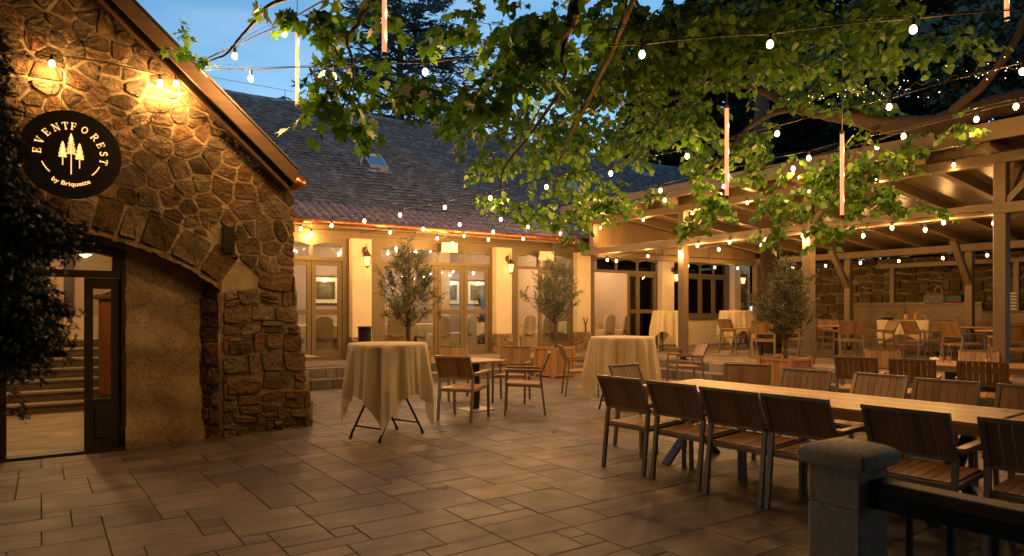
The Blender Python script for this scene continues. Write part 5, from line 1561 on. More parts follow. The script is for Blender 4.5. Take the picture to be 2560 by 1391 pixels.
cchair(13.75, 16.0, (0.2, 1), 'covered chair in the open doorway under the pergola'); cchair(14.6, 16.1, (-0.1, 1), 'covered chair behind the ajar door leaf'); cchair(15.3, 16.2, (-0.6, 1), 'covered chair behind the right door leaf under the pergola'); cchair(14.0, 17.7, (0, -1), 'covered chair on the far side of the table by the open doors')
M['art'] = mat_simple('brown_painting', (0.12, 0.10, 0.06), 0.6, var=0.7, scale=9, bmp=0)
M['gold'] = mat_simple('dark_gilt_frame', (0.10, 0.07, 0.03), 0.35, 0.4, bmp=0.2)
for x, w, lb in ((6.55, 0.26, 'framed picture with picture light seen in the leftmost doors'), (10.62, 0.14, 'narrow framed picture beside the interior column'), (11.55, 0.28, 'framed picture with picture light above the potted plant')):
    t = empty('framed_picture', (x, 18.69, 2.05), 0, lb, 'picture', 'pictures on the dining room wall')
    m = MB(); m.box((-w-0.10, -0.02, -0.36), (w+0.10, -0.001, 0.36)); m.build('mount_board', M['white'], t)
    m = MB(); 
    for a in ((-w, -0.24, w, -0.17), (-w, 0.17, w, 0.24), (-w, -0.17, -w+0.06, 0.17), (w-0.06, -0.17, w, 0.17)): m.box((a[0], -0.05, a[1]), (a[2], -0.021, a[3]))
    m.build('picture_frame', M['gold'], t)
    m = MB(); m.box((-w+0.06, -0.03, -0.17), (w-0.06, -0.022, 0.17)); m.build('canvas', M['art'], t)
    m = MB(); 
    for a in ((-w-0.14, -0.40, w+0.14, -0.36), (-w-0.14, 0.36, w+0.14, 0.40), (-w-0.14, -0.36, -w-0.10, 0.36), (w+0.10, -0.36, w+0.14, 0.36)): m.box((a[0], -0.03, a[1]), (a[2], -0.001, a[3]))
    m.build('outer_frame', M['dark_door'], t)
    m = MB(); m.tube([(-0.08, -0.09, 0.31), (0.08, -0.09, 0.31)], 0.015, 8); m.build('picture_light', M['lantern_glow'], t)
    lamp('picture_lamp', (x, 18.52, 2.30), 3.0, 0.03, (1, 0.78, 0.5))
t = empty('potted_plant', (11.15, 17.75, ZT+0.013), 0, 'dark leafy potted plant on a stand inside, below a framed picture', 'plant')
m = MB(); m.lathe((0, 0, 0), [(0.16, 0), (0.12, 0.85), (0.2, 0.87), (0.2, 0.89), (0.09, 0.90), (0.12, 1.08)], 14); m.build('pot', M['dark_door'], t)
m = MB()
for k in range(22):
    a = rq.uniform(0, 6.28); h = rq.uniform(0.25, 0.55); o = rq.uniform(0.12, 0.4); b = Vector((0, 0, 1.05)); e = b+Vector((o*math.cos(a), o*math.sin(a), h)); mid = (b+e)/2+Vector((0, 0, 0.1)); w = Vector((-math.sin(a), math.cos(a), 0))*0.035
    m.poly([b-w*0.4, mid-w, e, mid+w, b+w*0.4])
m.build('leaves', M['dark_leaf'], t)
t = empty('display_cabinet', (13.75, 18.4, ZT+0.013), 0, 'dark cabinet with a red swag curtain inside the open doorway', 'cabinet')
m = MB(); m.box((-0.55, -0.2, 0), (0.55, 0.2, 2.0)); m.build('carcase', M['dark_door'], t)
m = MB()
for k in range(10): m.tube([(-0.5+0.1*k, -0.22, 1.95), (-0.47+0.1*k, -0.24, 1.85-0.06*math.sin(k*0.7)), (-0.44+0.1*k, -0.22, 1.80)], 0.035, 6)
m.build('swag_curtain', mat_simple('red_swag', (0.25, 0.04, 0.02), 0.8), t)
# entrance hall cabinet and table
t = empty('wardrobe', (1.19, 12.1, -0.065), R(-38), 'tall carved brown wardrobe standing in the entrance hall', 'wardrobe')
m = MB(); m.cbox((-0.40, -0.26, 0), (0.40, 0.26, 1.72), 0.01); m.cbox((-0.46, -0.31, 1.72), (0.46, 0.31, 1.80), 0.02); m.cbox((-0.44, -0.29, 0.0), (0.44, -0.265, 0.22), 0.01); m.build('carcase', M['int_wood'], t)
m = MB()
for s in (-1, 1): m.cbox((s*0.21-0.17, -0.28, 0.28), (s*0.21+0.17, -0.262, 1.66), 0.01)
m.build('door', mat_wood('red_brown_veneer', (0.28, 0.10, 0.035), 2, 0.3), t)
m = MB(); m.tube([(-0.34, -0.25, 1.80), (-0.2, -0.25, 1.84), (-0.08, -0.25, 1.92), (0, -0.25, 1.98), (0.08, -0.25, 1.92), (0.2, -0.25, 1.84), (0.34, -0.25, 1.80)], [0.02, 0.03, 0.04, 0.05, 0.04, 0.03, 0.02], 8); m.build('crest', M['int_wood'], t)
t = empty('hall_table', (0.62, 15.6, 0.985), 0, 'low cloth covered table at the top of the entrance stairs', 'table')
m = MB(); m.rings([[(-0.36, -0.35, 0), (0.4, -0.35, 0), (0.4, 0.35, 0), (-0.36, 0.35, 0)], [(-0.31, -0.3, 0.38), (0.36, -0.3, 0.38), (0.36, 0.3, 0.38), (-0.31, 0.3, 0.38)]]); m.build('cloth_skirt', M['cover'], t)
t = empty('wall_uplight', (0.62, 13.9, 2.45), 0, 'small lit wall lamp seen through the fanlight of the entrance', 'lamp')
m = lathe_mb([(0.02, -0.05), (0.10, 0.0), (0.11, 0.01)], 16); m.build('lamp_shade', M['lantern_glow'], t)
for p, w in (((0.3, 11.0, 2.7), 55), ((0.1, 14.9, 2.8), 60), ((-1.2, 13.2, 2.7), 40), ((0.62, 13.9, 2.62), 6)): lamp('hall_lamp', p, w, 0.08, (1.0, 0.60, 0.25))
for x in (4.6, 7.2, 9.0, 11.5, 14.3, 17.5): lamp('room_light', (x, 17.2, 3.05), 115 if x < 16 else 60, 0.08, (1.0, 0.66, 0.36))  # unseen lamp at the far right added to brighten the dark window panes
# fallen leaves on the paving
for k, (u, v) in enumerate([(1112, 1221), (590, 1071), (640, 1068), (1385, 1081)]):
    p = G(u, v); m = MB(); m.poly([(-0.05, 0, 0.004), (-0.01, -0.02, 0.012), (0.05, 0.0, 0.02), (0.0, 0.025, 0.01)])
    o = m.build('fallen_leaf', M['rustic']); o.location = p; o.rotation_euler = (0, 0, k*1.3)
    tag(o, ['dry leaf on the open paving in the centre foreground', 'dry leaf at the foot of the buttress, left one', 'dry leaf at the foot of the buttress, right one', 'dry leaf on the paving between the two bar tables'][k], 'leaf', 'fallen leaves on the paving')
# ------------------------------------------------------------------ string lights
BM = None
def bulb_mesh():
    m = MB(); m.lathe((0, 0, 0), [(0.010, -0.052), (0.022, -0.066), (0.0300, -0.085), (0.0305, -0.098), (0.025, -0.117), (0.012, -0.128)], 14)
    me = bpy.data.meshes.new('bulb'); me.from_pydata(m.v, [], m.f); me.materials.append(M['bulb']); me.polygons.foreach_set('use_smooth', [True]*len(me.polygons))
    s = MB(); s.lathe((0, 0, 0), [(0.008, 0.008), (0.017, 0.0), (0.018, -0.045), (0.021, -0.050), (0.021, -0.058)], 12)
    ms = bpy.data.meshes.new('socket'); ms.from_pydata(s.v, [], s.f); ms.materials.append(M['wire'])
    return me, ms
BM, SM = bulb_mesh()
def string(bulbs, label, ends=(None, None), sagw=0.10, wire2=True, pw=1.0, seed=0):
    """bulbs: list of (u, v, d) of glowing bulbs; the cable runs 9 cm above them"""
    pts = [P(*b) + Vector((0, 0, 0.095)) for b in bulbs]
    root = empty('string_light', tuple(pts[0]), 0, label, 'string lights', 'strings of warm bulbs')
    o = pts[0]
    full = ([ends[0]] if ends[0] is not None else []) + pts + ([ends[1]] if ends[1] is not None else [])
    cab = []
    for i in range(len(full)-1):
        a, b = full[i], full[i+1]; L = (b-a).length
        for k in range(8):
            t = k/8; cab.append(a.lerp(b, t) + Vector((0, 0, 0.05*min(L, 1.5)*(-1 + (2*t-1)**2)*-1*0.0 + 0.02*math.sin(math.pi*t))))
    cab.append(full[-1])
    m = MB(o); m.tube(cab, 0.0065, 6); m.build('cable', M['wire'], root)
    if wire2:
        m = MB(o); m.tube([p + Vector((0, 0, 0.03 + 0.02*math.sin(k*0.4))) for k, p in enumerate(cab)], 0.0025, 5); m.build('carrier_wire', M['wire'], root)
    for p in pts:
        s = bpy.data.objects.new('socket', SM); col.objects.link(s); s.parent = root; s.location = p - o
        b = bpy.data.objects.new('bulb', BM); col.objects.link(b); b.parent = s
        lamp('bulb_lamp', p + Vector((0, 0, -0.168)), BULB_W*pw, 0.03)
    return root
def line(us_vs, d0, d1):
    """1/d linear in u"""
    u0, u1 = us_vs[0][0], us_vs[-1][0]
    return [(u, v, 1/((1/d0) + (1/d1-1/d0)*(u-u0)/(u1-u0))) for u, v in us_vs]
anch = P(500, 178, 8.06)
wallY = lambda u, v, off=0.12: (lambda q: (lambda Y: (u, v, SY*Y*(SY+CY*q)/(CY-SY*q)+CY*Y))(8.75-off))((u-1280)/F)
string([wallY(130, 160, 0.17), wallY(400, 208, 0.16), wallY(440, 210, 0.18)], 'cable with three bulbs fixed along the stone gable wall', ends=(P(-60, 105, 7.2), anch), wire2=False, pw=1.0)
string([(495, 182, 8.0), (587, 141, 7.6), (711, 84, 7.1)], 'short steep string of bulbs rising from the gable verge into the tree', ends=(anch, P(860, -20, 6.6)), pw=1.6)
string(line([(627, 197), (835, 192), (1063, 181), (1320, 161), (1605, 137), (1925, 112), (2283, 75)], 7.75, 5.9), 'long upper string of bulbs crossing above the courtyard through the leaves', ends=(anch, P(2700, 20, 5.4)), pw=0.9)
string(line([(752, 572), (829, 564), (911, 553), (1000, 538), (1112, 519), (1226, 495), (1366, 468), (1527, 434), (1718, 391), (1943, 335), (2223, 268), (2556, 180)], 14.1, 7.3), 'string of bulbs from the copper gutter left end up to the top right', ends=(P(700, 575, 14.3), P(2750, 120, 6.8)))
string(line([(975, 581), (1058, 573), (1149, 562), (1252, 549), (1368, 530), (1498, 506), (1651, 477), (1819, 440), (2022, 396), (2259, 341), (2540, 267)], 14.8, 8.2), 'string of bulbs from above the tall olive tree to the right edge', ends=(P(900, 585, 15.2), P(2700, 225, 7.8)))
string(line([(1160, 590), (1233, 580), (1320, 568), (1417, 551), (1535, 527), (1662, 501), (1810, 467), (1983, 422), (2193, 368), (2441, 299)], 15.6, 8.8), 'string of bulbs starting above the white speaker and rising right', ends=(P(1100, 597, 15.9), P(2600, 250, 8.3)))
def onX(u, v, X=11.9):
    Y = PX(u, X); return (u, v, SY*X + CY*Y)
b0 = [(1308, 597, 16.5), (1401, 584, 17.1)] + [onX(u, v, 11.93) for u, v in ((1501, 569.5), (1608, 550), (1731, 533), (1868, 507), (2023, 480), (2193, 450), (2385, 413))]
string(b0, 'string of bulbs along the upper front beam of the pergola', ends=(P(1221, 590, 16.2), Vector((11.9, 3.0, 3.85))), wire2=False)
string([(779, 584, 14.95), (1093, 596, 15.7), (1131, 609, 16.1), (1221, 599, 16.1)], 'sparse string of bulbs fixed under the copper gutter', ends=(P(720, 560, 14.6), P(1300, 590, 16.3)), wire2=False, pw=1.25)
string([(1518, 650, 17.6), (1541, 653, 17.7)] + [(1620, 641, 16.7)] + [onX(u, v, 11.86) for u, v in ((1699, 631), (1744, 614), (1824, 606), (1912, 600), (2007, 590), (2111, 580), (2230, 570), (2359, 557))], 'string of bulbs along the lower front beam of the pergola', ends=(P(1470, 640, 17.4), Vector((11.86, 4.5, 3.0))), wire2=False)
string([(1720, 665, 19.4), (1787, 669, 19.5), (1844, 671, 20.3)], 'short string of bulbs over the terrace window', ends=(P(1640, 652, 17.5), P(1905, 668, 20.9)), wire2=False)
string([(1797, 624, 14.7), (1904, 614, 13.9), (2019, 606, 13.1), (2158, 590, 12.2), (2313, 575, 11.4), (2485, 559, 10.6)], 'string of bulbs inside the pergola just behind its front posts', ends=(P(1720, 633, 15.4), P(2620, 548, 10.0)), wire2=False, pw=0.7)
string(line([(1905, 672), (1982, 670), (2064, 665), (2151, 658), (2247, 653), (2357, 646), (2468, 639)], 20.4, 14.6), 'straight row of bulbs along the rear beam of the pergola', ends=(P(1850, 671, 20.8), P(2600, 632, 13.7)), wire2=False, pw=0.45)

# hanging light tubes
def ltube(u, v0, v1, d, label, w=0.021, cord=1.2):
    a, b = P(u, v0, d), P(u, v1, d); L = a.z - b.z
    t = empty('light_tube', tuple(a), 0, label, 'hanging light tube', 'warm light tubes hanging from the branches')
    m = MB(); m.tube([(0, 0, -0.03), (0, 0, -L+0.03)], w, 12); m.build('tube', M['tube'], t, True)
    m = MB(); m.tube([(0, 0, 0.0), (0, 0, -0.03)], w*1.1, 12); m.build('end_cap', M['black'], t)
    m = MB(); m.tube([(0, 0, -L), (0, 0, -L+0.03)], w*1.1, 12); m.build('end_cap', M['black'], t)
    m = MB(); m.tube([(0, 0, 0), (0, 0, cord)], 0.004, 5); m.build('cord', M['wire'], t)
    for k in (0.2, 0.5, 0.8): lamp('tube_lamp', a + Vector((0.03, -0.03, -L*k)), 1.4, 0.02, (1, 0.5, 0.28))
ltube(743, 60, 268, 8.0, 'light tube hanging over the roof ridge beside the gable')
ltube(961, -70, 141, 5.9, 'light tube hanging from the top in front of the cedar')
ltube(1817, 265, 497, 7.4, 'light tube hanging left of centre before the pergola')
ltube(2105, 330, 545, 7.9, 'light tube hanging in the leaves before the pergola')
ltube(2517, -180, 52, 6.4, 'light tube cut by the top edge near the right corner')
# fairy lights in the upper right branches
fl = MB(tuple(P(2300, 210, 9)))
fr_ = random.Random(4)
path = [P(2020, 240, 9.3), P(2130, 232, 9.2), P(2230, 228, 9.1), P(2320, 205, 8.9), P(2420, 190, 8.6), P(2560, 165, 8.2)]
t = empty('fairy_lights', tuple(P(2300, 210, 9)), 0, 'chain of tiny fairy lights wound round the upper right branches', 'fairy lights')
for k in range(56):
    s = fr_.random()*(len(path)-1.001); i = int(s); p = path[i].lerp(path[i+1], s-i) + Vector((fr_.gauss(0, .12), fr_.gauss(0, .12), fr_.gauss(0, .07)))
    if k == 0: q0 = MB(); q0.lathe((0, 0, 0), [(0.0015, -0.004), (0.0045, 0), (0.0015, 0.004)], 6); fo = q0.build('tiny_bulb', M['fairy'], t)
    else: fo = fo.copy(); col.objects.link(fo); fo.parent = t
    fo.location = p - P(2300, 210, 9)
m = MB(tuple(P(2300, 210, 9))); m.tube([path[0]] + [p.lerp(q, k/6) + Vector((0, 0, .04*math.sin(k*2))) for p, q in zip(path, path[1:]) for k in range(6)], 0.004, 5); m.build('cable', M['wire'], t)
# ------------------------------------------------------------------ foliage
def unit(a): return a / (np.linalg.norm(a, axis=1, keepdims=True) + 1e-9)
LINDEN = np.array([(0,0,0),(0.32,-0.03,0.03),(0.5,0.25,0.06),(0.42,0.58,0.03),(0,1.05,-0.06),(-0.42,0.58,0.03),(-0.5,0.25,0.06),(-0.32,-0.03,0.03)])
MAPLE = np.array([(0,0,0),(0.28,-0.12,0.03),(0.62,0.12,0.08),(0.40,0.28,0.03),(0.66,0.62,0.08),(0.26,0.58,0.0),(0.0,1.15,-0.08),(-0.26,0.58,0.0),(-0.66,0.62,0.08),(-0.40,0.28,0.03),(-0.62,0.12,0.08),(-0.28,-0.12,0.03)])
BLADE = np.array([(0,0,0),(0.09,0.45,0.02),(0,1,0),(-0.09,0.45,0.02)])
NEEDLE = np.array([(0.06,0,0),(0,1,0.03),(-0.06,0,0)])
def cloud(name, P_, D, Nn, S, tmpl, mat, parent=None):
    P_ = np.asarray(P_, float); D = unit(np.asarray(D, float)); Nn = np.asarray(Nn, float)
    X = unit(np.cross(D, Nn)); Z = np.cross(X, D); S = np.asarray(S)[:, None, None]
    V = P_[:, None, :] + S*(X[:, None, :]*tmpl[None, :, 0:1] + D[:, None, :]*tmpl[None, :, 1:2] + Z[:, None, :]*tmpl[None, :, 2:3])
    n, k = V.shape[:2]
    if parent is not None: V = V - np.array(parent.location)[None, None, :]
    return fast_mesh(name, V.reshape(-1, 3), np.arange(n*k).reshape(n, k), mat, parent)
rf = np.random.RandomState(12)
def sprays(centers, nleaf, L, rs, size, spread=0.9, droop=0.7, hang=0.7):
    """hanging twigs with leaves"""
    Ps, Ds, Ns, Ss, tw = [], [], [], [], []
    for c in centers:
        a = rs.uniform(0, 2*math.pi); d = np.array([math.cos(a), math.sin(a), -droop*rs.uniform(0.2, 1.3)]); d /= np.linalg.norm(d)
        l = L*rs.uniform(0.6, 1.3); n = max(3, int(nleaf*rs.uniform(0.6, 1.3)))
        tw.append((c, c + d*l*0.5 + np.array([0, 0, -0.02]), c + d*l + np.array([0, 0, -0.1*l])))
        side = np.array([-d[1], d[0], 0]); side /= np.linalg.norm(side)+1e-9
        for i in range(n):
            t = (i+0.5)/n; s = 1 if i % 2 else -1
            p = c + d*l*t + np.array([0, 0, -0.1*l*t*t]) + side*s*0.02
            dd = d*0.45 + side*s*spread*rs.uniform(0.4, 1.1) + np.array([0, 0, -hang*rs.uniform(0.4, 1.4)]) + rs.normal(0, 0.25, 3)
            nn = np.array([0, 0, 1.0]) + rs.normal(0, 0.55, 3) + side*s*0.3
            Ps.append(p); Ds.append(dd); Ns.append(nn); Ss.append(size*rs.uniform(0.5, 1.3))
    return Ps, Ds, Ns, Ss, tw
def blob_centers(blobs, rs):
    """blobs in (u, v, depth, half width px, half height px, count[, depth spread]) -> clumped centres in space"""
    out = []
    for b in blobs:
        u, v, d, ru, rv, n = b[:6]; ds = b[6] if len(b) > 6 else 0.9
        k = max(1, n//7)
        for _ in range(k):
            while True:
                q = rs.uniform(-1, 1, 3)
                if q.dot(q) < 1: break
            cu, cv, cd = u + q[0]*ru, v + q[1]*rv, d + q[2]*ds
            for _ in range(7):
                out.append(np.array(P(cu, cv, cd)) + rs.normal(0, 0.105, 3))
    return out
def twig_mesh(tw, name, parent, r=0.0028):
    m = MB(tuple(parent.location)); 
    for a, b, c in tw: m.tube([a, b, c], [r*1.5, r*1.2, r*0.6], 3, False)
    return m.build(name, M['twig'], parent)
def limb(m, pts, rads, seg=12, n=6, jit=0.02, rs=rf):
    """smooth catmull limb through points"""
    pts = [np.array(p, float) for p in pts]; out = []; rr = []
    for i in range(len(pts)-1):
        p0 = pts[max(0, i-1)]; p1 = pts[i]; p2 = pts[i+1]; p3 = pts[min(len(pts)-1, i+2)]
        for k in range(n):
            t = k/n
            q = 0.5*((2*p1) + (-p0+p2)*t + (2*p0-5*p1+4*p2-p3)*t*t + (-p0+3*p1-3*p2+p3)*t**3)
            out.append(q + rs.normal(0, 1, 3)*jit*rads[i]*2); rr.append((rads[i]*(1-t)+rads[i+1]*t)*(1+rs.normal(0, 0.04)))
    out.append(pts[-1]); rr.append(rads[-1])
    m.tube([Vector(p) for p in out], rr, seg)

# --- lime tree whose limbs reach in from the right
TB = empty('lime_tree', (10.9, 0.6, 0.0), 0, 'large lime tree with a dark limb reaching in from the right over the pergola', 'tree')
m = MB((10.9, 0.6, 0.0))
limb(m, [(10.9, 0.6, -0.1), (10.85, 0.65, 1.6), (10.7, 0.8, 3.0), tuple(P(2900, 190, 9.68))], [0.34, 0.28, 0.25, 0.19], 16)
m.build('trunk', M['bark'], TB, True)
m = MB((10.9, 0.6, 0.0))
limb(m, [P(2900, 190, 9.68), P(2660, 240, 9.80), P(2500, 262, 10.04), P(2360, 305, 10.28), P(2230, 312, 10.52), P(2090, 290, 10.77), P(1990, 268, 10.89), P(1900, 222, 11.12), P(1810, 212, 11.37), P(1700, 240, 11.61), P(1560, 290, 11.61)],
     [0.21, 0.19, 0.17, 0.155, 0.135, 0.10, 0.085, 0.07, 0.055, 0.035, 0.015], 12, 6, 0.05)
limb(m, [P(2000, 270, 10.89), P(1930, 285, 10.77), P(1860, 330, 10.65), P(1815, 390, 10.52), P(1760, 440, 10.40)], [0.055, 0.045, 0.038, 0.03, 0.012], 8, 5)
limb(m, [P(2360, 300, 10.28), P(2420, 245, 10.04), P(2470, 200, 9.80), P(2560, 60, 9.44), P(2600, -120, 9.19)], [0.08, 0.07, 0.06, 0.05, 0.03], 8, 5)
limb(m, [P(1760, 205, 11.37), P(1700, 160, 11.12), P(1620, 60, 10.89), P(1560, -60, 10.65)], [0.05, 0.04, 0.035, 0.02], 8, 5)
limb(m, [P(2200, 312, 10.52), P(2170, 350, 10.28), P(2120, 420, 10.04), P(2080, 500, 9.91)], [0.03, 0.024, 0.018, 0.006], 6, 5)
limb(m, [P(1900, 222, 11.12), P(1830, 120, 10.77), P(1870, 60, 10.40), P(1920, -40, 10.16)], [0.05, 0.04, 0.03, 0.02], 8, 5)
m.build('limb', M['bark'], TB, True)
blobs = [
 # upper mass (lit from below)
 (1560, 70, 7.6, 150, 90, 200), (1760, 60, 7.6, 150, 80, 190), (1980, 30, 7.6, 150, 60, 130), (2200, 25, 7.4, 160, 50, 110), (1850, 150, 8.0, 170, 70, 150),
 (2080, 150, 8.6, 200, 70, 120), (2330, 130, 8.6, 160, 70, 80), (1640, 170, 7.8, 150, 70, 150), (2180, 100, 7.2, 60, 60, 24),
 (1500, 230, 8.0, 170, 70, 170), (1690, 290, 8.6, 120, 60, 110), (1600, 330, 9.2, 120, 60, 80),
 (2120, 240, 9.2, 200, 50, 90),
 # hanging curtain before the pergola
 (1780, 400, 8.4, 60, 80, 70, .5), (1860, 340, 8.4, 60, 55, 55, .5), (1790, 510, 8.4, 70, 50, 60, .5), (1900, 430, 8.3, 55, 50, 30, .5),
 (1960, 520, 8.2, 80, 60, 60, .5), (2030, 430, 8.2, 80, 70, 70, .5), (2110, 440, 8.2, 90, 80, 90, .5), (2180, 490, 8.2, 70, 60, 60, .5), (2060, 560, 8.1, 70, 45, 45, .5), (1950, 590, 8.1, 50, 30, 22, .4),
 (2250, 420, 8.2, 45, 60, 30, .4), (2280, 520, 8.2, 40, 35, 14, .3), (2260, 350, 7.6, 40, 40, 12, .3), (1730, 560, 8.4, 40, 30, 14, .3),
 (2400, 320, 7.2, 26, 36, 10, .2), (2180, 345, 7.0, 30, 20, 6, .2),
]
blobs = [(b[0], b[1], b[2]*(1.14 if b[1] < 300 else 1.3), b[3]*0.85, b[4]*0.85, int(b[5]*(0.78 if b[1] < 300 else 0.62))) + tuple(b[6:]) for b in blobs]
cen = blob_centers(blobs, rf)
a = sprays(cen, 9, 0.30, rf, 0.09)
cloud('crown', a[0], a[1], a[2], a[3], LINDEN, M['linden'], TB); twig_mesh(a[4], 'twigs', TB)
# --- maple tree whose branches hang from above the camera
TC = empty('maple_tree', (-1.6, -2.0, 0.0), 0, 'maple tree with lobed leaves hanging from the top centre of the view', 'tree')
m = MB((-1.6, -2.0, 0.0))
limb(m, [(-1.6, -2.0, -0.1), (-1.55, -1.95, 2.0), (-1.4, -1.7, 4.0), (-0.6, -0.4, 6.0)], [0.3, 0.25, 0.22, 0.16], 14)
m.build('trunk', M['bark_l'], TC, True)
m = MB((-1.6, -2.0, 0.0))
limb(m, [(-0.6, -0.4, 6.0), (1.2, 2.0, 6.3), P(1460, -140, 6.2), P(1440, 10, 6.3), P(1425, 60, 6.35), P(1375, 115, 6.4), P(1345, 165, 6.5), P(1328, 190, 6.5)], [0.16, 0.12, 0.085, 0.065, 0.06, 0.05, 0.04, 0.02], 10, 6, 0.06)
limb(m, [P(1430, 40, 6.3), P(1415, 100, 6.4), P(1404, 150, 6.4), P(1415, 180, 6.4), P(1393, 230, 6.5), P(1370, 280, 6.6)], [0.03, 0.024, 0.02, 0.02, 0.014, 0.006], 7, 4)
limb(m, [(-0.6, -0.4, 6.0), (0.6, 3.0, 6.2), P(960, -150, 6.6), P(905, 40, 6.5), P(868, 95, 6.5), P(880, 150, 6.5), P(882, 210, 6.5), P(862, 260, 6.5), P(835, 325, 6.5)], [0.10, 0.06, 0.035, 0.022, 0.017, 0.012, 0.009, 0.007, 0.004], 7, 5, 0.1)
limb(m, [P(960, -150, 6.6), P(800, -40, 6.7), P(680, 10, 6.8), P(640, 50, 6.9), P(600, 95, 7.0), P(565, 135, 7.1), P(525, 152, 7.2)], [0.035, 0.026, 0.02, 0.017, 0.014, 0.012, 0.006], 7, 5, 0.1)
limb(m, [P(1370, 110, 6.4), P(1250, 175, 6.4), P(1180, 215, 6.3), P(1080, 250, 6.2)], [0.02, 0.014, 0.01, 0.005], 6, 5, 0.1)
limb(m, [P(1400, 230, 6.6), P(1330, 330, 7.0), P(1260, 420, 7.4), P(1250, 500, 7.8)], [0.022, 0.016, 0.012, 0.005], 6, 5, 0.1)
limb(m, [P(1560, 60, 7.0), P(1480, 240, 7.6), P(1400, 400, 8.0), P(1380, 530, 8.2)], [0.022, 0.018, 0.012, 0.005], 6, 5, 0.1)
limb(m, [(1.2, 2.0, 6.3), P(1600, -200, 6.6), P(1560, 60, 7.0)], [0.12, 0.05, 0.022], 8, 5)
m.build('branch', M['bark_l'], TC, True)
mb1 = [(690, 15, 6.8, 80, 28, 26, .4), (760, 40, 6.6, 60, 30, 14, .3), (860, 30, 6.6, 80, 35, 26, .4), (980, 50, 6.7, 60, 55, 26, .4), (850, 80, 6.5, 50, 30, 12, .3), (880, 180, 6.5, 50, 30, 10, .2), (800, 195, 6.4, 30, 15, 3, .2), (870, 230, 6.4, 40, 25, 7, .2), (905, 280, 6.4, 40, 25, 5, .2), (785, 280, 6.5, 30, 14, 4, .2), (1110, 85, 7, 30, 30, 6, .2),
 (1040, 200, 6.2, 50, 25, 10, .3), (1140, 190, 6.2, 70, 35, 18, .3), (1200, 240, 6.3, 80, 50, 30, .4), (1290, 110, 6.6, 90, 90, 80), (1380, 60, 6.8, 100, 70, 80), (1330, 190, 6.4, 90, 50, 40, .4), (1210, 30, 6.8, 40, 20, 5, .3)]
mb1 = [(b[0], b[1], b[2], b[3], b[4], max(2, int(b[5]*(0.20 if b[0] < 1000 else 0.3 if b[0] < 1170 else 0.7)))) + tuple(b[6:]) for b in mb1]
cen = blob_centers(mb1, rf)
a = sprays(cen, 5, 0.28, rf, 0.115, hang=0.95)
cloud('crown', a[0], a[1], a[2], a[3], MAPLE, M['maple'], TC); twig_mesh(a[4], 'twigs', TC)
mb2 = [(1200, 320, 7.2, 110, 60, 110), (1330, 310, 7.3, 140, 80, 170), (1460, 350, 7.8, 130, 90, 190), (1290, 420, 7.6, 100, 60, 100), (1400, 450, 7.9, 110, 60, 120), (1250, 480, 7.8, 50, 40, 30, .5), (1340, 530, 8.0, 55, 35, 30, .5), (1420, 545, 8.2, 45, 35, 24, .5),
 (1520, 470, 8.2, 80, 70, 80), (1580, 400, 8.2, 80, 70, 80), (1610, 500, 8.3, 40, 50, 24, .5), (1130, 290, 7.0, 50, 30, 14, .5), (1290, 530, 7.6, 60, 30, 44, .4), (1400, 560, 7.8, 70, 35, 60, .4), (1480, 520, 7.8, 50, 40, 50, .4), (1550, 540, 7.8, 40, 40, 26, .4), (1420, 600, 7.8, 24, 24, 12, .3), (1200, 400, 7.4, 40, 40, 18, .4), (1480, 150, 7.0, 110, 110, 120)]
mb2 = [(b[0], b[1]-12, b[2]*1.48, b[3]*0.9, b[4]*0.85, int(b[5]*(0.52 if b[1] < 400 else 0.34))) + tuple(b[6:]) for b in mb2]
cen = blob_centers(mb2, rf)
a = sprays(cen, 8, 0.36, rf, 0.098, hang=0.9)
cloud('fine_foliage', a[0], a[1], a[2], a[3], LINDEN, M['linden'], TC); twig_mesh(a[4], 'fine_twigs', TC)
# unseen rest of the crown, widened and made dense to block sky light
rc_ = np.random.RandomState(3); n_ = 34000
q = rc_.uniform(0, 1, (n_, 3)); dd_ = -7 + q[:, 0]*17.5; rr_ = -11 + q[:, 1]*24
zz_ = np.maximum(5.2, 2.3 + 0.52*dd_) + q[:, 2]*1.8 - 0.012*rr_**2*0
cp_ = np.stack([SY*dd_ + CY*rr_, CY*dd_ - SY*rr_, zz_ + 0.25*np.sin(dd_*2.1+rr_) + 0.25*np.sin(rr_*1.7)], 1)
cloud('sky_blocking_crown', cp_, rc_.normal(0, 1, cp_.shape) + np.array([0, 0, -0.4]), np.array([0, 0, 1.0]) + rc_.normal(0, 0.5, cp_.shape), rc_.uniform(0.20, 0.36, len(cp_)), MAPLE, M['dark_leaf'], TC)
# sprig growing over the gable verge
TS = empty('verge_sprig', tuple(P(470, 160, 7.25)), 0, 'young leafy shoot sticking up over the gable roof edge', 'shoot')
m = MB(tuple(TS.location)); m.tube([P(520, 158, 7.25), P(480, 150, 7.25), P(460, 100, 7.25), P(450, 45, 7.25)], [0.008, 0.006, 0.004, 0.002], 5); m.build('stem', M['twig'], TS)
cen = [np.array(P(u, v, 7.25)) for u, v in ((450, 55), (445, 80), (465, 95), (455, 115), (435, 120), (480, 130), (505, 140), (470, 140), (450, 60), (425, 118))]
a = sprays(cen, 5, 0.15, rf, 0.085); cloud('leaves', a[0], a[1], a[2], a[3], MAPLE, M['maple'], TS)

# --- big trunk passing through the pergola roof, crown above
TT = empty('courtyard_tree', (15.9, 10.9, ZT), 0, 'rough tree trunk behind the right olive tree, passing through the pergola roof', 'tree')
m = MB((15.9, 10.9, ZT)); limb(m, [(15.9, 10.9, 0.2), (15.9, 10.9, 1.0), (15.85, 10.95, 2.6), (15.7, 11.0, 4.5), (15.5, 11.0, 7.5)], [0.36, 0.27, 0.25, 0.24, 0.15], 20, 8, 0.05); m.build('trunk', M['bark'], TT, True)
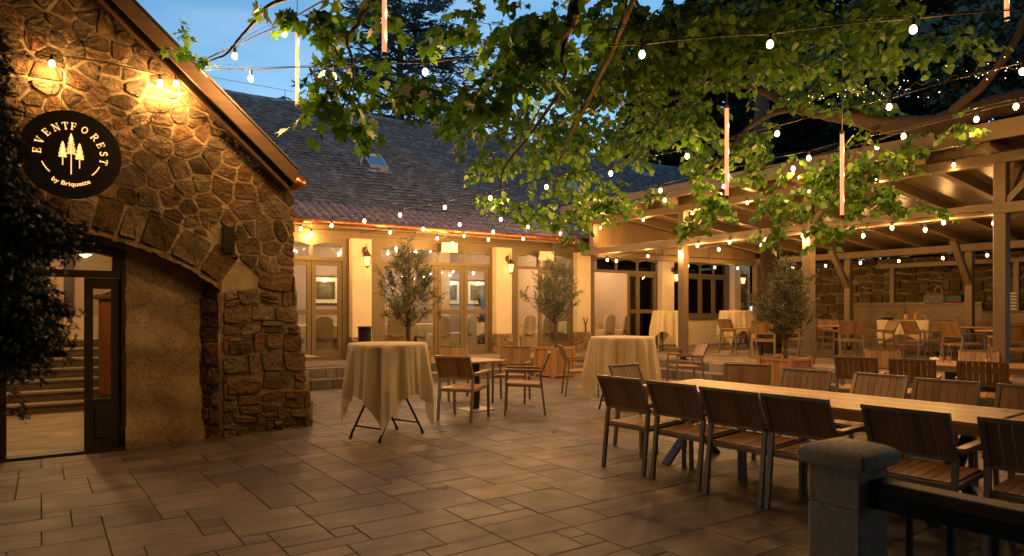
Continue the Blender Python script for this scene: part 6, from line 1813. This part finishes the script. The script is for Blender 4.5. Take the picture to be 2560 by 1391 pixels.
# --- olive trees in the planters
def olive(x, y, z0, ztop, wid, zc, seed, label, n=640):
    rs = np.random.RandomState(seed)
    t = empty('olive_tree', (x, y, z0), 0, label, 'olive tree', 'olive trees in pine planters')
    m = MB((x, y, z0))
    limb(m, [(x, y, z0-0.1), (x+0.02, y, z0+0.25), (x-0.01, y+0.01, zc-0.25), (x+0.02, y, zc+0.2)], [0.04, 0.036, 0.034, 0.022], 10, 4, 0.1, rs)
    m.build('trunk', M['bark_l'], t, True)
    Ps, Ds, Ns, Ss = [], [], [], []
    m = MB((x, y, z0)); hgt = ztop - zc
    for k in range(n//8):
        while True:
            q = rs.uniform(-1, 1, 3)
            if q.dot(q) < 1: break
        f = (q[2]+1)/2; wr = wid * (0.62 + 0.65*math.sin(math.pi*min(1, f*0.9+0.12))) * (1 - 0.5*f**3)
        wr *= 1 + 0.28*math.sin(5*q[2]+3*math.atan2(q[1], q[0])+seed) + (0.35 if rs.random() < 0.12 else 0)
        e = np.array([x + q[0]*wr, y + q[1]*wr, zc - 0.10 + hgt*f*rs.uniform(0.85, 1.08)])
        b = np.array([x, y, max(zc-0.2, e[2] - 0.25 - 0.6*np.hypot(e[0]-x, e[1]-y))])
        mid = (b+e)/2 + np.array([(e[0]-x)*0.2, (e[1]-y)*0.2, -0.02])
        m.tube([Vector(b), Vector(mid), Vector(e)], [0.006, 0.004, 0.0015], 4, False)
        for tw in range(7):
            s0 = rs.uniform(0.35, 1.0); c = mid*(1-s0) + e*s0 if s0 > 0.3 else mid
            d = (e-b)/np.linalg.norm(e-b) + rs.normal(0, 0.55, 3); d /= np.linalg.norm(d); L = rs.uniform(0.10, 0.26)
            for i in range(14):
                p = c + d*L*(i/14.0); dd = d*0.8 + rs.normal(0, 0.6, 3)
                Ps.append(p); Ds.append(dd); Ns.append(rs.normal(0, 1, 3)); Ss.append(rs.uniform(0.045, 0.078))
    m.build('branches', M['twig'], t)
    cloud('crown', Ps, Ds, Ns, Ss, BLADE*np.array([1.3, 1, 1]), M['olive'], t)
olive(5.92, 12.15, 0.58, 3.02, 0.50, 1.35, 31, 'tall grey green olive tree left, in front of the first glazed bay', 800)
olive(9.54, 12.12, 0.58, 2.92, 0.46, 1.38, 32, 'olive tree in front of the open door beside the second pillar', 680)
olive(10.77, 7.15, 0.58, 2.50, 0.36, 1.15, 33, 'darker olive tree before the pergola, left of the middle post', 900)

# --- conifers
def conifer(name, x, y, h, rad, seed, mat, label, group=None, z0=0.0, nb=90, tuft=0.42, zbase=0.15, per=16, blades=7, gap=0.0, cat='conifer'):
    rs = np.random.RandomState(seed)
    t = empty(name, (x, y, z0), 0, label, cat, group)
    m = MB((x, y, z0)); m.tube([(x, y, z0-0.2), (x, y, z0+h*0.5), (x, y, z0+h)], [h*0.022, h*0.014, 0.02], 8); m.build('trunk', M['bark'], t)
    Ps, Ds, Ns, Ss = [], [], [], []; m = MB((x, y, z0))
    for k in range(nb):
        f = zbase + (1-zbase)*(k+rs.random())/nb; a = rs.uniform(0, 6.283); L = rad*(1.05-f)**0.75*rs.uniform(0.7, 1.15) + 0.2
        b = np.array([x, y, z0+h*f]); d = np.array([math.cos(a), math.sin(a), 0]); side = np.array([-d[1], d[0], 0])
        e = b + d*L + np.array([0, 0, L*(0.10 if rs.random() < .5 else -0.12)])
        m.tube([Vector(b), Vector((b+e)/2 + np.array([0, 0, L*0.08])), Vector(e)], [0.05*L/3, 0.03*L/3, 0.01], 4, False)
        for i in range(per):
            s = 0.2 + 0.8*(i+rs.random())/per
            p = b*(1-s)+e*s + np.array([0, 0, L*0.08*4*s*(1-s)]) + side*rs.normal(0, 0.17*L*(1.15-s)) + np.array([0, 0, rs.normal(0, 0.05)])
            for _ in range(blades):
                dd = d*0.7 + side*rs.normal(0, 0.8) + np.array([0, 0, rs.normal(-0.05, 0.28)])
                Ps.append(p + rs.normal(0, 0.05, 3)); Ds.append(dd); Ns.append(np.array([0, 0, 1]) + rs.normal(0, 0.4, 3)); Ss.append(tuft*rs.uniform(0.5, 1.2))
    m.build('branches', M['bark'], t)
    cloud('crown', Ps, Ds, Ns, Ss, BLADE*np.array([1.5, 1, 1]), mat, t)
def at(u, d): p = P(u, 775, d); return p.x, p.y
x, y = at(1000, 33)
conifer('cedar_tree', x, y, 19, 9.5, 1, M['conifer_blue'], 'blue green cedar rising behind the tiled roof', nb=210, tuft=0.42, per=28, blades=6)
gD = 'dark conifers behind the pergola'
for k, (u, d, h, rad, lb) in enumerate([(1640, 34, 14, 3.6, 'dark spruce behind the right end of the tiled roof'), (1830, 30, 19, 4.6, 'tall black spruce left of the light tube behind the pergola'), (2060, 29, 19, 4.6, 'tall black spruce above the middle of the pergola'),
     (2290, 29, 18, 4.8, 'tall black spruce above the right half of the pergola'), (2530, 30, 15, 4.6, 'black spruce at the right picture edge'), (1960, 36, 22, 5, 'highest black spruce in the back row')]):
    x, y = at(u, d); conifer('spruce_tree', x, y, h, rad, 40+k, M['conifer_dark'], lb, gD, nb=190, tuft=0.85, per=16, blades=7, zbase=0.08)
# dark broad-leaved tree upper right
x, y = at(2620, 20)
TR = empty('dark_tree', (x, y, 0), 0, 'dark broad leaved tree silhouetted against the sky in the top right corner', 'tree')
m = MB((x, y, 0)); limb(m, [(x, y, -0.1), (x, y, 4), P(2560, 200, 19), P(2480, 60, 18), P(2420, -40, 17)], [0.4, 0.3, 0.2, 0.1, 0.04], 10); m.build('trunk', M['bark'], TR, True)
cen = blob_centers([(2480, 60, 17, 110, 90, 90, 2), (2560, 160, 17, 90, 60, 90, 2), (2380, 110, 17, 60, 70, 60, 2), (2540, 20, 16, 60, 60, 40, 2), (2430, 180, 18, 90, 50, 80, 2)], rf)
cen = [c + rf.normal(0, 0.25, 3) for c in cen]
a = sprays(cen, 10, 0.5, rf, 0.17); cloud('crown', a[0], a[1], a[2], a[3], LINDEN, M['dark_leaf'], TR)
# tall leafy boxes behind and left of the viewer, out of frame
# added to block low sky light and darken the foreground
rh = np.random.RandomState(6)
for (x0, y0, x1, y1, hh, lb) in ((-9.0, -8.5, 16.0, -7.2, 8.5, 'tall clipped hedge closing the courtyard behind the viewer'), (-10.2, -8.4, -9.1, 8.0, 8.0, 'tall clipped hedge along the side of the courtyard, left of the stone house')):
    t = empty('hedge', ((x0+x1)/2, (y0+y1)/2, 0), 0, lb, 'hedge', 'hedges behind the viewer')
    m = MB(tuple(t.location)); m.box((x0, y0, -0.1), (x1, y1, hh)); m.build('shade_hedge_body', M['dark_leaf'], t)
    n_ = 5000; L_ = max(x1-x0, y1-y0)
    q = rh.uniform(0, 1, (n_, 3)); px = np.stack([x0+(x1-x0)*q[:, 0], y0+(y1-y0)*q[:, 1], hh*q[:, 2]], 1)
    if x1-x0 > y1-y0: px[:, 1] = np.where(q[:, 1] > 0.2, y1 + rh.uniform(-.02, .12, n_), px[:, 1])
    else: px[:, 0] = np.where(q[:, 0] > 0.2, x1 + rh.uniform(-.02, .12, n_), px[:, 0])
    cloud('leaves', px, rh.normal(0, 1, (n_, 3)), rh.normal(0, 1, (n_, 3)), rh.uniform(0.12, 0.22, n_), LINDEN, M['dark_leaf'], t)
# --- near yew at the left edge
x, y = at(-420, 2.9)
TY = empty('yew_tree', (x, y, 0), 0, 'near dark out of focus yew branches covering the left picture edge', 'yew')
m = MB((x, y, 0)); m.tube([(x, y, -0.1), (x, y, 3.2)], [0.09, 0.03], 8); m.build('trunk', M['bark'], TY)
rs = np.random.RandomState(8); Ps, Ds, Ns, Ss = [], [], [], []; m = MB((x, y, 0))
tips = []
for k in range(420):
    v = rs.uniform(60, 960)
    reach = np.interp(v, [60, 150, 300, 430, 520, 600, 680, 740, 800, 860, 930, 1000], [-10, 10, 20, 60, 130, 215, 150, 150, 190, 170, 130, 60])
    tips.append((reach*rs.uniform(0.25, 1.0) - 50*(rs.random() < .5), v, 2.7+rs.uniform(-0.35, 0.45)))
for (u, v, d) in ((240, 610, 2.7), (225, 590, 2.75), (200, 640, 2.7), (190, 860, 2.7), (175, 830, 2.6), (165, 790, 2.7), (80, 1040, 2.6), (190, 770, 2.7), (140, 930, 2.6), (110, 900, 2.6), (60, 1000, 2.6)): tips.append((u, v, d))
for k in range(30): tips.append((rs.uniform(60, 235), rs.uniform(555, 650), 2.65+rs.uniform(-.2, .2))); tips.append((rs.uniform(30, 185), rs.uniform(760, 900), 2.65+rs.uniform(-.2, .2)))
for (u, v, d) in tips:
    e = np.array(P(u, v, d)); b = np.array([x, y, e[2] + rs.uniform(0.05, 0.35)])
    b = e + (b-e)*0.72; mid = (b+e)/2 + np.array([0, 0, 0.05])
    m.tube([Vector(b), Vector(mid), Vector(e)], [0.006, 0.004, 0.0015], 4, False)
    ax = (e-b)/np.linalg.norm(e-b)
    for i in range(26):
        s = (i+rs.random())/26; c = (b*(1-s)**2 + 2*mid*s*(1-s) + e*s*s)
        sd = rs.normal(0, 1, 3); sd[2] = -abs(sd[2])*0.5; sd -= ax*sd.dot(ax); sd /= np.linalg.norm(sd)+1e-9
        L = rs.uniform(0.03, 0.10)*(1.2-s*0.5); d2 = ax*0.7 + sd*0.8; d2 /= np.linalg.norm(d2)
        for j in range(10):
            p = c + d2*L*j/10; ss = rs.normal(0, 1, 3); Ps.append(p); Ds.append(d2*0.6+ss*0.5); Ns.append(rs.normal(0, 1, 3)); Ss.append(rs.uniform(0.018, 0.032))
m.build('branches', M['twig'], TY)
cloud('needles', Ps, Ds, Ns, Ss, BLADE*np.array([1.6, 1, 1]), M['conifer_near'], TY)
